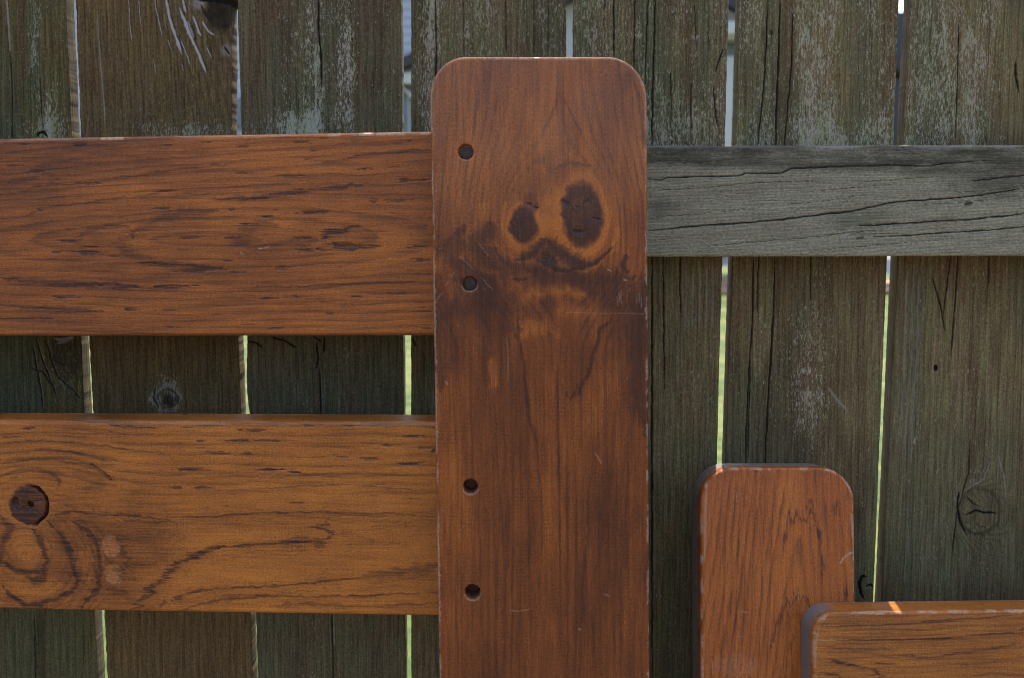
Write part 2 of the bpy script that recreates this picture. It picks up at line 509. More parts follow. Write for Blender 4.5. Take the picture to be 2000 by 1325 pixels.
def ragged(seed, amp=.5, big=.8, H=1750.0):
    def f(t):
        z = t * H
        l = amp * (fbm(z / 6, z * 0, seed) - .5) * 2 + big * (fbm(z / 90, z * 0, seed + 5) - .5) * 2
        r = amp * (fbm(z / 6, z * 0 + 9, seed) - .5) * 2 + big * (fbm(z / 90, z * 0 + 9, seed + 5) - .5) * 2
        return l, r
    return f

# ------------------------------------------------------------------ ground
def lawn_material():
    t = NT("lawn_grass")
    tc = t.n("TexCoord").outputs['Object']
    a = t.noise(tc, .6, 5, .7); b = t.noise(tc, 3.2, 6, .85); c0 = t.noise(tc, 1.6, 4, .65)
    c = t.mix(t.mapr(b, .38, .62), (.016, .036, .006), (.058, .082, .016))
    c = t.mix(t.mapr(c0, .45, .62, 0, .75, True), c, (.085, .095, .028))
    c = t.mix(t.mapr(a, .60, .70, 0, .9, True), c, (.17, .135, .09))
    return t.done(c, .9, b, .6, .05, .2)
def soil_material():
    t = NT("mulch_bark")
    tc = t.n("TexCoord").outputs['Object']
    b = t.noise(tc, 9, 5, .75)
    return t.done(t.mix(t.mapr(b, .3, .7), (.10, .055, .035), (.34, .24, .17)), .95, b, .8, .05, .2)
def ground_sheet(name, x0, x1, y0, y1, z, mat, n=40, amp=0.0):
    V = []; Fc = []
    for j in range(n + 1):
        for i in range(n + 1):
            x = x0 + (x1 - x0) * i / n; y = y0 + (y1 - y0) * j / n
            V.append((x, y, z + amp * (random.random() - .5)))
    for j in range(n):
        for i in range(n):
            k = j * (n + 1) + i
            Fc.append((k, k + 1, k + n + 2, k + n + 1))
    return tag(mesh_obj(name, V, Fc, mat, origin=(x0, y0, z)), kind='structure')
ground_sheet('lawn', -300, 300, -300, 400, 0.0, lawn_material(), 60)
bounce_ground_mat = plain('bounce_ground_brown', (.075, .055, .038), .95, .35, 5)
ground_sheet('unseen_bounce_ground', -25, 25, -30, .95, .02, bounce_ground_mat, 60, .012)  # unseen ground added to keep the lawn's green bounce light off the boards
ground_sheet('mulch_bed', -14, 16, 17.0, 20.1, 0.02, soil_material(), 30, .02)

# ------------------------------------------------------------------ neighbour's house, far behind the fence
HY = 20.0
def hp(px, py, Y=HY):
    v = bp(px, py, Y); return v[0], v[2]
siding = plain("vinyl_siding", (.42, .46, .52), .5, .05, .7)
siding_warm = plain("vinyl_siding_warm", (.45, .44, .43), .5, .05, .7)
trimw = plain("white_trim", (.52, .52, .50), .5, .04)
roofm = plain("asphalt_shingles", (.05, .05, .06), .9, .3, 5)
darkw = plain("dark_window_glass", (.016, .022, .032), .15, .2, 2)
beige = plain("beige_soffit", (.46, .44, .38), .6, .1)
slate = plain("slate_blue_panel", (.16, .19, .22), .6, .15)
brick = plain("foundation_block", (.42, .36, .32), .9, .3, 6)

def lap_wall(name, parent, x0, x1, z0, z1, Y, mat, lap=.17, slope=None):
    """clapboard: every course is a tilted board standing out at its foot; slope(x) may cut the top"""
    V = []; Fc = []
    z = z0
    while z < z1 - .01:
        zt = min(z + lap, z1)
        b = len(V)
        V += [(x0, Y - .022, z), (x1, Y - .022, z), (x1, Y, zt), (x0, Y, zt), (x0, Y, z), (x1, Y, z)]
        Fc += [(b, b + 1, b + 2, b + 3), (b + 4, b + 5, b + 1, b)]
        z = zt
    box(V, Fc, x0, x1, Y + .003, Y + .3, z0, z1)
    return mesh_obj(name, V, Fc, mat, parent, origin=(x0, Y, z0))

house = empty('house', (0, HY, 0), 'pale two storey house with lap siding seen in slivers through the fence gaps', 'house')
lap_wall('wall', house, -13, 3.3, .45, 7.2, HY + 1.2, siding)
V = []; Fc = []; box(V, Fc, -13, 3.3, HY + 1.21, HY + 1.5, -.02, .45)
mesh_obj('foundation', V, Fc, brick, house, origin=(-5, HY + 1.2, 0))
# gable roof of the main block
V = [(-13.5, HY + .6, 7.1), (3.8, HY + .6, 7.1), (3.8, HY + 5.5, 10.2), (-13.5, HY + 5.5, 10.2), (-13.5, HY + .6, 7.25), (3.8, HY + .6, 7.25), (3.8, HY + 5.5, 10.35), (-13.5, HY + 5.5, 10.35)]
Fc = [(0, 3, 2, 1), (4, 5, 6, 7), (0, 1, 5, 4), (1, 2, 6, 5), (2, 3, 7, 6), (3, 0, 4, 7)]
mesh_obj('roof', V, Fc, roofm, house, origin=(-5, HY + 2, 7.1))
# beige band and dark recess low on the left wall
def slab(name, parent, p0, p1, Y, th, mat):
    (x0, z1), (x1, z0) = hp(*p0, Y), hp(*p1, Y)
    V = []; Fc = []; box(V, Fc, x0, x1, Y, Y + th, z0, z1)
    return mesh_obj(name, V, Fc, mat, parent, origin=((x0 + x1) / 2, Y, z0))
w = slab('window', house, (330, 192), (560, 246), HY + 1.0, .15, slate)
slab('window_frame', w, (318, 176), (572, 192), HY + .95, .2, beige)
slab('window_sill', w, (318, 246), (572, 258), HY + .9, .25, trimw)
# wing with a gable facing the fence
def gable(name, parent, pts, Y, th, mat):
    V = []; n = len(pts)
    w = [hp(*p, Y) for p in pts]
    V = [(x, Y, z) for x, z in w] + [(x, Y + th, z) for x, z in w]
    Fc = [tuple(range(n))[::-1], tuple(range(n, 2 * n))] + [(i, (i + 1) % n, n + (i + 1) % n, n + i) for i in range(n)]
    return mesh_obj(name, V, Fc, mat, parent, origin=(w[0][0], Y, w[0][1]))
wing = empty('house_wing', (2, HY - .6, 0), 'gabled white house wing with dark roof edge and porch behind the fence', 'house')
gx0, gz0 = hp(780, 142, HY - .6); gx1, gz1 = hp(1250, -45, HY - .6); gx2, _ = hp(1740, 142, HY - .6)
lap_wall('wall', wing, gx0 + .15, gx2 - .1, .35, gz0 + .05, HY - .6, siding_warm)
V = []; Fc = []
n = 14
for k in range(n):                     # siding courses inside the gable
    z0 = gz0 + (gz1 - gz0) * k / n; z1 = gz0 + (gz1 - gz0) * (k + 1) / n
    l0 = gx0 + (gx1 - gx0) * k / n; l1 = gx0 + (gx1 - gx0) * (k + 1) / n
    r0 = gx2 + (gx1 - gx2) * k / n; r1 = gx2 + (gx1 - gx2) * (k + 1) / n
    b = len(V); yy = HY - .62
    V += [(l0, yy - .02, z0), (r0, yy - .02, z0), (r1, yy, z1), (l1, yy, z1), (l0, yy, z0), (r0, yy, z0)]
    Fc += [(b, b + 1, b + 2, b + 3), (b + 4, b + 5, b + 1, b)]
mesh_obj('gable_wall', V, Fc, siding_warm, wing, origin=(gx0, HY - .62, gz0))
for sgn, (xa, za, xb, zb) in enumerate(((gx0 - .35, gz0 - .14, gx1, gz1), (gx1, gz1, gx2 + .35, gz0 - .14))):
    y0, y1 = HY - 1.0, HY + 5
    V = [(xa, y0, za), (xb, y0, zb), (xb, y1, zb), (xa, y1, za), (xa, y0, za + .2), (xb, y0, zb + .2), (xb, y1, zb + .2), (xa, y1, za + .2)]
    mesh_obj('roof_slope', V, [(0, 3, 2, 1), (4, 5, 6, 7), (0, 1, 5, 4), (1, 2, 6, 5), (2, 3, 7, 6), (3, 0, 4, 7)], roofm, wing, origin=(xa, HY, za))
slab('fascia', wing, (740, 142), (1105, 163), HY - .9, .28, trimw)
slab('recess', wing, (770, 163), (868, 470), HY - .66, .04, slate)
slab('trim_post', wing, (797, 178), (803, 480), HY - .74, .08, trimw)
gable('brace', wing, [(770, 162), (778, 162), (830, 205), (822, 206)], HY - .8, .06, beige)
slab('porch_beam', wing, (1385, 42), (1730, 66), HY - 1.2, .3, trimw)
slab('porch_ceiling', wing, (1385, 66), (1730, 76), HY - 1.1, .4, beige)
dr = slab('door', wing, (1400, 84), (1470, 500), HY - .68, .05, slate)
slab('door_frame', dr, (1422, 130), (1431, 500), HY - .74, .05, trimw)
slab('downspout', wing, (1405, 110), (1424, 500), HY - .85, .1, trimw)
slab('glass_door', wing, (1715, 24), (1808, 470), HY - .7, .06, darkw)
slab('skirting', wing, (1705, 505), (1800, 535), HY - .95, .3, trimw)

# ------------------------------------------------------------------ the fence
PY = 0.86           # front of the pickets
PT = 0.017
fence = empty('wooden_fence', (0, PY, 0), 'weathered grey green picket fence with a horizontal back rail', 'fence')
YT, YB = -560, 3700

def lerp_edge(pts, y):
    xs_ = [p[1] for p in pts]; ys_ = [p[0] for p in pts]
    return float(np.interp(y, ys_, xs_))

def picket(k, Ltop, Lbot, Rtop, Rbot, feat, mat, seed, curveL=None, curveR=None, label=None, amp=.35):
    """edges given as photograph x at y=0 and y=1325 of the picket front; straight lines extended up and down"""
    def ex(a, b, y): return a + (b - a) * y / 1325.0
    quad = [(ex(Ltop, Lbot, YT), YT), (ex(Rtop, Rbot, YT), YT), (ex(Rtop, Rbot, YB), YB), (ex(Ltop, Lbot, YB), YB)]
    C = [bp(px, py, PY) for px, py in quad]
    Hm = 1000 * np.linalg.norm(C[3] - C[0])
    base = ragged(seed, amp, .35, Hm)
    ztop, zbot = C[0][2], C[3][2]
    def edge(t):
        l, r = base(t)
        z = ztop + (zbot - ztop) * t
        _, yp = proj(z * 0, z * 0 + PY, z)
        if curveL: l = l + np.interp(yp, [p[0] for p in curveL], [p[1] for p in curveL]) * .44
        if curveR: r = r - np.interp(yp, [p[0] for p in curveR], [p[1] for p in curveR]) * .44
        return l, r
    bottom = ((255, 285), (500, 1200)) if k >= 4 else ((500, 1200),)
    return board('picket', fence, quad, PY, PT, feat, mat, step=1.7, bev=1.0, xs=((-20, 2020),), ys=((-8, 300 if k >= 4 else 275), (495 if k >= 4 else 650, 1332)), edge=edge, label=label, backside=1.0)

def band(X, x, w): return np.exp(-((X - x) / w) ** 2)

def base_picket(F, seed, flake, lower=.45, sp=15.0, slope=0.0):
    X, Y = F.X, F.Y
    F.f['ring'] = (X + slope * (Y - 600) + 16 * (fbm(X / 160, Y / 900, seed) - .5)) / sp + seed * 3.7
    n = fbm(X / 34, Y / 160, seed + 2)
    low = ss(470, 520, Y)
    F.f['flake'] = np.clip(flake(X, Y) * (.55 + .9 * n), 0, 1.3) * (1 - (1 - lower) * low)
    F.f['green'] = np.clip(ss(.5, .72, fbm(X / 70, Y / 260, seed + 9)) * .7, 0, 1)
    F.f['brown'] = np.clip(ss(.55, .75, fbm(X / 45, Y / 420, seed + 19)) * .8, 0, 1)
    F.disp = F.disp + .9 * (fbm(X / 120, Y / 700, seed + 4) - .5)

def knot(F, cx, cy, rx, ry, depth=1.0, crack=True):
    e = F.ell(cx, cy, rx, ry, .15, 3)
    ring = F.ell(cx, cy, rx * 1.12, ry * 1.12, .12, 3) - F.ell(cx, cy, rx * .96, ry * .96, .12, 3)
    d = np.hypot((F.X - cx) / rx, (F.Y - cy) / ry)
    k = np.exp(-np.clip(d - 1, 0, 9) ** 2 * 5)
    F.f['ring'] = F.f['ring'] + k * (d * 2.5 + .8 * F.wx)
    F.f['dark'] = np.maximum(F.f['dark'], np.clip(ring, 0, 1) * .5 * depth)
    F.mix('brown', e, .5)
    F.disp = F.disp - e * depth * .6 + np.clip(ring, 0, 1) * depth

def f0(F):
    base_picket(F, 101, lambda X, Y: .18 + .8 * band(X, 95, 25) * ss(100, 260, Y) * (1 - ss(270, 300, Y)) + .25 * ss(195, 260, Y) * (Y < 300), .3)
    F.f['green'] = np.maximum(F.f['green'], np.clip(.9 * band(F.X, 66, 14) * (1 - ss(140, 260, F.Y)) + .8 * band(F.X, 28, 16) * ss(90, 180, F.Y), 0, 1))
    F.mix('brown', band(F.X, 44, 9) * (F.Y < 160) * .8, 1)
    F.f['flake'] += .5 * band(F.X, 66, 14) * (1 - ss(100, 220, F.Y))
    F.stroke('pale', [(12, -10), (15, 20), (18, 60), (20, 106)], 1.6, .5, .5)
    F.stroke('dark', [(20, 100), (24, 180), (23, 290)], 1.3, .8, .5, disp=.8)
    F.stroke('dark', [(78, 150), (82, 230), (84, 262)], 1.2, .7, .5, disp=.6)
    F.stroke('dark', [(71, 268), (76, 260), (85, 258), (92, 268)], 2.2, 1, .5, disp=1.5)
    # lower: mossy black wood, purple grey swirl of an old knot
    lo = ss(600, 640, F.Y)
    F.f['green'] = np.maximum(F.f['green'], lo * .9 * (1 - ss(70, 95, F.X)))
    e = F.ell(128, 700, 46, 100, .3, 12)
    F.mix('green', e * lo, 0.0); F.mix('flake', e * lo, .42)
    F.f['dark'] = np.maximum(F.f['dark'], F.ell(134, 690, 36, 50, .5, 10) * .55)
    for p in ([(70, 660), (82, 700), (96, 740), (110, 775)], [(62, 670), (75, 735), (84, 800)], [(96, 690), (110, 735), (140, 760), (158, 780)], [(60, 720), (85, 728), (98, 752)], [(90, 668), (100, 700), (128, 716)]):
        F.stroke('dark', p, 1.6, .9, 2, disp=.9)
        F.stroke('pale', [(x + 2.5, y) for x, y in p], 1.0, .28, 2)
    F.stroke('pale', [(104, 661), (118, 664), (142, 659), (125, 668), (112, 672)], 3.0, 1.0, 1.5, disp=-1.2)
    F.stroke('dark', [(78, 1195), (84, 1340)], 8, .45, 2)
    F.stroke('dark', [(66, 1195), (70, 1340)], 1.5, .8, 1, disp=.8)
    F.disp += 1.2 * e * lo * fbm(F.X / 12, F.Y / 30, 9)

def f1(F):
    base_picket(F, 111, lambda X, Y: .10 + .42 * ss(225, 262, Y) * (Y < 300) * ss(250, 300, X) + .15 * ss(120, 200, Y), .3, slope=.0)
    # grain bends towards the big knot at the upper right
    d = np.hypot((F.X - 436) / 1.0, (F.Y - 8) / 1.5)
    F.f['ring'] = F.f['ring'] + 5.0 * np.exp(-(d / 120) ** 2)
    F.f['green'] *= .35
    F.f['brown'] = np.maximum(F.f['brown'], .5 * ss(.42, .6, fbm(F.X / 60, F.Y / 200, 119)) * (F.Y < 400))
    F.mix('brown', band(F.X, 158, 12) * .6, 0)
    S = lambda p, w, v=.75: (F.stroke('pale', p, w * .8, v, 1.6, soft=.35), F.stroke(None, p, w, 1, 1.6, disp=-.4), F.stroke('dark', [(x + w * 1.2, y + 1) for x, y in p], w * .4, .6, 1.6, disp=.6))
    for p, w in (([(252, -8), (254, 48), (258, 84)], 1.7), ([(271, -8), (275, 53)], 1.6), ([(302, -8), (307, 31), (317, 72)], 2.0),
                 ([(324, -8), (331, 36), (343, 70), (355, 106)], 3.2), ([(350, 17), (360, 41), (374, 74), (389, 106), (402, 142)], 3.4),
                 ([(362, 42), (369, 58), (377, 78)], 6.0), ([(353, 77), (365, 108), (372, 130)], 2.3), ([(377, 31), (384, 52), (391, 70)], 2.8),
                 ([(394, 41), (405, 58), (418, 70)], 2.6), ([(355, -8), (362, 24)], 2.8), ([(403, 91), (413, 113)], 2.2), ([(328, 76), (335, 98)], 1.8),
                 ([(299, 114), (305, 148)], 1.4), ([(355, 124), (358, 140)], 1.5), ([(416, 118), (421, 128)], 1.2), ([(320, 28), (324, 56)], 1.2)):
        S(p, w * (.62 if w < 2.5 else 1.0), min(1, .40 + .17 * w))
    for p in ([(190, 20), (192, 62), (197, 137), (204, 214), (205, 250)],):
        F.stroke('pale', p, 1.3, .38, .5)
    F.stroke('dark', [(163, 0), (168, 70)], 1.2, .6, .5)
    kk = F.ell(434, 24, 33, 40, .2, 10)
    F.f['dark'] = np.maximum(F.f['dark'], kk * (.62 + .4 * fbm(F.X / 10, F.Y / 10, 501)))
    F.f['flake'] *= (1 - .8 * kk)
    F.f['pale'] = np.maximum(F.f['pale'], F.ell(386, 6, 14, 14, .5, 6) * .38)
    F.f['pale'] = np.maximum(F.f['pale'], F.ell(442, 98, 10, 12, .5, 3) * .30)
    F.stroke('dark', [(372, -6), (400, -2), (435, 2), (456, 8)], 5, 1, 1.5, taper=False, disp=3)  # notch, with its shadow painted in as black
    F.stroke('dark', [(392, 10), (400, 28), (410, 44)], 1.6, .8, 1, disp=1)
    F.stroke('dark', [(438, 92), (448, 106)], 2.0, .9, 1, disp=1)
    # ripples below the knot
    rip = np.sin((F.X * .55 + F.Y * .83) / 5.2) * np.exp(-((F.X - 385) / 70) ** 2 - ((F.Y - 150) / 70) ** 2)
    F.disp += rip * .16
    F.f['brown'] = np.clip(F.f['brown'] + .35 * rip, 0, 1)
    # lower knot
    F.mix('brown', ss(600, 640, F.Y) * .8, .55)
    h = F.ell(322, 772, 36, 46, .5, 6) * ss(600, 640, F.Y)
    F.f['flake'] += h * .7
    F.f['pale'] = np.maximum(F.f['pale'], .35 * np.clip(F.ell(325, 778, 27, 26, .3, 5) - F.ell(328, 780, 20, 18, .3, 4), 0, 1) * ss(.4, .6, fbm(F.X / 6, F.Y / 6, 630)))
    knot(F, 327, 780, 19, 17, 1.6)
    F.f['dark'] = np.maximum(F.f['dark'], F.ell(329, 783, 13, 11, .5, 4) * .8)
    F.stroke('dark', [(304, 755), (300, 778), (310, 798)], 1.6, .8, 1, disp=.8)

def f2(F):
    base_picket(F, 121, lambda X, Y: .12 + .52 * band(X, 612, 26) + .62 * band(X, 678, 22) + .26 * band(X, 560, 26) + .55 * ss(190, 250, Y) * (Y < 300) * band(X, 560, 70) + .16 * ss(690, 780, X), .42)
    X, Y = F.X, F.Y
    up = 1 - ss(300, 500, Y)
    F.mix('brown', up * .8 * band(X, 560, 20), 1.0)
    F.mix('brown', up * .5 * band(X, 650, 14), .9)
    F.f['green'] = np.maximum(F.f['green'], up * .6 * band(X, 632, 18))
    F.f['green'] = np.maximum(F.f['green'], up * .5 * band(X, 740, 25))
    F.stroke('dark', [(622, -8), (622, 60), (626, 100), (628, 165)], 1.8, .95, .6, disp=1.8)
    F.stroke('pale', [(615, 90), (617, 180), (617, 262)], 2.0, .4, .5)
    for p in ([(530, 660), (555, 665), (574, 678), (580, 676)], [(482, 668), (500, 670), (512, 679)], [(614, 658), (627, 668)], [(634, 658), (632, 690)], [(618, 668), (621, 700), (617, 722)]):
        F.stroke('dark', p, 1.7, 1, 1, disp=1.5)
    F.stroke('dark', [(619, 715), (624, 725), (626, 770), (627, 815)], 1.5, .95, .6, disp=1.2)
    F.stroke('pale', [(621, 716), (627, 725), (629, 770), (630, 815)], .9, .3, .6)
    F.stroke('dark', [(648, 1195), (650, 1270), (650, 1340)], 1.6, .9, .6, disp=1.2)
    F.stroke('pale', [(651, 1195), (653, 1265)], 1.2, .35, .6)
    F.f['green'] = np.maximum(F.f['green'], .6 * ss(640, 660, Y) * fbm(X / 60, Y / 60, 222))

def f3(F):
    base_picket(F, 131, lambda X, Y: .32 + .35 * band(X, 845, 18) + .2 * band(X, 930, 60) + .12 * band(X, 1060, 40), .35, 12)
    F.stroke('dark', [(850, -8), (852, 90), (851, 262)], 1.6, .95, .5, disp=1.5)
    for x in (905, 988, 1042, 1071): F.stroke('dark', [(x, -8), (x + 1, 110)], 1.1, .7, .5, disp=.7)
    F.stroke('dark', [(806, 662), (812, 678)], 2, .8, 1)

def f4(F):
    base_picket(F, 141, lambda X, Y: .42 + .12 * band(X, 1150, 30) + .25 * ss(150, 250, Y) * (Y < 300), .42, 11)
    X, Y = F.X, F.Y
    F.f['green'] = np.maximum(F.f['green'], .75 * band(X, 1375, 16) * (1 - ss(120, 300, Y)))
    F.f['green'] = np.maximum(F.f['green'], .5 * band(X, 1308, 12) * (1 - ss(60, 200, Y)))
    F.mix('brown', .85 * band(X, 1346, 10) * (1 - ss(150, 290, Y)), 1)
    F.mix('brown', .6 * band(X, 1232, 9) * (Y < 300), .9)
    F.mix('brown', .65 * ss(235, 285, Y) * (Y < 300), 1)
    for p, w in (([(1199, -8), (1199, 120)], 1.8), ([(1241, -8), (1239, 60), (1238, 140)], 1.9), ([(1266, -8), (1263, 70), (1260, 170)], 1.6),
                 ([(1280, -8), (1278, 85), (1275, 180), (1273, 295)], 2.4), ([(1349, 165), (1350, 262)], 1.3), ([(1411, 98), (1403, 122), (1398, 146)], 1.6),
                 ([(1395, 170), (1396, 210), (1402, 250)], 1.6), ([(1181, -8), (1180, 60)], 1.0), ([(1357, 0), (1359, 90)], 1.0), ([(1310, 140), (1311, 285)], 1.0),
                 ([(1274, 500), (1273, 800), (1274, 1335)], 2.6), ([(1295, 500), (1296, 640), (1298, 760)], 1.4), ([(1329, 500), (1328, 560), (1330, 620)], 1.5)):
        F.stroke('dark', p, w * .66, .95, 1.4, disp=1.8)
    for x in (1340, 1352, 1366, 1380, 1392): F.stroke('pale', [(x, 515), (x + 1, 560), (x - 1, 640)], 1.8, .22, 1)
    F.stroke('pale', [(1350, 70), (1358, 76), (1364, 70)], 2.5, .5, 1); F.stroke('pale', [(1418, 118), (1420, 140)], 3, .5, 2)
    F.mix('flake', ss(500, 520, Y) * .5, .30)

def f5(F):
    base_picket(F, 151, lambda X, Y: .46 + .20 * band(X, 1590, 30) - .25 * band(X, 1530, 22) - .2 * band(X, 1660, 18) + .22 * ss(180, 270, Y) * (Y < 300), .50, 13)
    X, Y = F.X, F.Y
    F.mix('green', .9 * band(X, 1512, 22) * (1 - ss(200, 290, Y)), .8)
    F.mix('brown', .6 * band(X, 1545, 10) * (Y < 120), 1)
    F.mix('brown', .55 * ss(500, 505, Y) * (1 - ss(560, 680, Y)), .8)
    # faint heart figure low in the picket
    d = np.abs(X - 1590) * .8 + (900 - Y) * .35
    F.f['flake'] += ss(500, 520, Y) * .25 * band(X, 1560, 60) * ss(560, 640, Y) * (1 - ss(780, 900, Y))
    for p, w in (([(1500, -8), (1497, 80), (1495, 130), (1489, 200), (1479, 290)], 1.9), ([(1525, -8), (1522, 60), (1521, 95), (1518, 180), (1515, 290)], 2.3),
                 ([(1550, 20), (1547, 90), (1546, 130), (1539, 210), (1532, 290)], 1.5), ([(1472, 498), (1471, 600), (1468, 660), (1464, 700), (1458, 840), (1455, 910)], 2.1),
                 ([(1513, 498), (1512, 580), (1510, 625), (1503, 740), (1498, 820), (1494, 910)], 2.4), ([(1482, 498), (1480, 560), (1479, 610)], 1.4),
                 ([(1466, 700), (1464, 780), (1460, 900)], 1.2), ([(1584, 500), (1583, 590)], 1.1)):
        F.stroke('dark', p, w * .66, .95, 1.4, disp=1.8)
    F.stroke('pale', [(1618, 758), (1632, 778), (1655, 802)], 2.4, .35, 2)
    F.stroke('dark', [(1692, 1126), (1683, 1128), (1678, 1140), (1681, 1156), (1686, 1170)], 2.6, 1, 1, disp=2.5)
    F.stroke('dark', [(1692, 1146), (1700, 1143), (1706, 1148)], 1.8, 1, 1, disp=1.5)
    F.stroke('dark', [(1492, 55), (1493, 130)], 3, .5, 2); F.f['dark'] = np.maximum(F.f['dark'], F.ell(1507, 64, 4, 6, .4, 2) * .8)

def f6(F):
    base_picket(F, 161, lambda X, Y: .50 + .22 * band(X, 1840, 26) + .18 * band(X, 1905, 24) - .45 * band(X, 1992, 26) + .1 * band(X, 1795, 12), .40, 14, .03)
    X, Y = F.X, F.Y
    F.mix('brown', .8 * ss(235, 280, Y) * (Y < 300) * ss(.4, .6, fbm(X / 30, Y / 90, 3)), 1)
    F.f['green'] = np.maximum(F.f['green'], .6 * band(X, 1918, 18) * ss(170, 220, Y) * (Y < 300))
    F.f['green'] = np.maximum(F.f['green'], .75 * ss(500, 540, Y) * band(X + .02 * Y, 1800, 22))
    F.f['green'] = np.maximum(F.f['green'], .5 * ss(700, 900, Y))
    F.mix('brown', .7 * ss(500, 505, Y) * (1 - ss(540, 620, Y)) , .7)
    F.mix('brown', .6 * band(X, 1935, 35) * ss(900, 1050, Y), .8)
    knot(F, 1912, 1000, 40, 42, .9)
    F.stroke('dark', [(1886, 1007), (1897, 1003), (1907, 998), (1920, 1002), (1946, 1002)], 1.9, 1, 1.5, disp=1.4)
    F.stroke('dark', [(1873, 960), (1870, 990), (1876, 1020), (1888, 1045)], 2.1, 1, 1, disp=1.4)
    F.stroke('dark', [(1888, 970), (1900, 985), (1915, 990)], 1.1, .8, 2, disp=.8); F.stroke('dark', [(1905, 1025), (1925, 1030)], 1.0, .7, 2)
    F.stroke('pale', [(1935, 900), (1922, 935), (1880, 960), (1866, 1000)], 1.3, .3, 2); F.stroke('pale', [(1945, 880), (1962, 930), (1965, 980)], 1.3, .25, 2)
    F.f['dark'] = np.maximum(F.f['dark'], F.ell(1827, 719, 4.5, 7, .3, 2))
    F.disp += F.ell(1827, 719, 4, 6, .3, 2) * 2
    for p, w in (([(1871, 498), (1868, 560), (1862, 640), (1857, 700)], 1.4), ([(1857, 498), (1850, 560), (1842, 620)], 1.1), ([(1933, 500), (1930, 560)], 1.3),
                 ([(1820, 540), (1838, 600), (1846, 650)], 1.1), ([(1983, 120), (1984, 150), (1990, 180)], 2.0), ([(1895, 860), (1893, 920), (1870, 1000), (1860, 1080)], 1.2),
                 ([(1873, 40), (1871, 140), (1866, 280)], 1.0)):
        F.stroke('dark', p, w, .9, .9, disp=1.3)
    F.stroke('pale', [(1787, 855), (1785, 868)], 1.3, .7, 1)
    for x in (1772, 1784, 1796): F.stroke('pale', [(x, 520), (x - 6, 700), (x - 18, 900)], 2.2, .18, 3)

# edges of the slightly dark hollow: (base, olive, red, flake)
wA = weathered("weathered_board_dark", (0.089, 0.065, 0.028), (0.080, 0.070, 0.024), (0.088, 0.050, 0.018), (0.324, 0.297, 0.216), 1.0, .9)
wB = weathered("weathered_board_brown", (0.109, 0.074, 0.032), (0.114, 0.078, 0.028), (0.094, 0.052, 0.019), (0.313, 0.286, 0.216), 21.0, .9)
wC = weathered("weathered_board_flaking", (0.106, 0.078, 0.044), (0.099, 0.087, 0.040), (0.095, 0.053, 0.025), (0.385, 0.362, 0.284), 41.0)
wD = weathered("weathered_board_grey", (0.126, 0.093, 0.048), (0.119, 0.103, 0.044), (0.117, 0.067, 0.028), (0.344, 0.312, 0.227), 61.0)
wE = weathered("weathered_board_silver", (0.152, 0.112, 0.056), (0.139, 0.119, 0.051), (0.121, 0.073, 0.030), (0.375, 0.346, 0.255), 81.0)
wR = weathered("weathered_rail_grey", (.205, .195, .135), (.225, .22, .150), (.165, .148, .100), (.34, .325, .25), 91.0, .8, con=.55)

picket(0, -190, -130, 127, 190, f0, wA, 1, curveR=[(0, 0), (265, 0), (700, -2), (1325, 0)], label='leftmost picket, mossy green and dark with a swirl of an old knot')
picket(1, 137, 210, 452, 494, f1, wB, 2, curveL=[(0, 10), (265, 5), (500, 0), (700, 0)], curveR=[(-20, 8), (6, 7), (12, 0), (90, -3), (130, -2), (265, -8), (500, -8), (800, -7), (1200, 0)], label='brown picket with pale scratch marks below a dark knot', amp=.55)
picket(2, 466, 503, 783, 792, f2, wC, 3, curveL=[(640, -2), (760, -6), (830, 0)], label='picket with a pale flaking stripe down its middle')
picket(3, 803, 803, 1106, 1104, f3, wD, 4)
picket(4, 1121, 1124, 1424, 1395, f4, wD, 5, curveR=[(0, 0), (280, -2), (520, -2), (900, -4)])
picket(5, 1446, 1404, 1756, 1703, f5, wE, 6, curveL=[(0, -1), (280, 0), (505, 0)], curveR=[(0, 0), (280, 1), (505, -3), (900, -3)], label='picket with long vertical splits on its left side')
picket(6, 1781, 1711, 2096, 2040, f6, wE, 7, curveL=[(0, 0), (280, -1), (505, -1), (900, 3)], label='rightmost picket in view, with a cracked round knot low down')
picket(7, 2118, 2062, 2440, 2370, lambda F: base_picket(F, 171, lambda X, Y: .3 + 0 * X), wD, 8)
picket(8, -520, -440, -206, -148, lambda F: base_picket(F, 181, lambda X, Y: .3 + 0 * X), wA, 9)

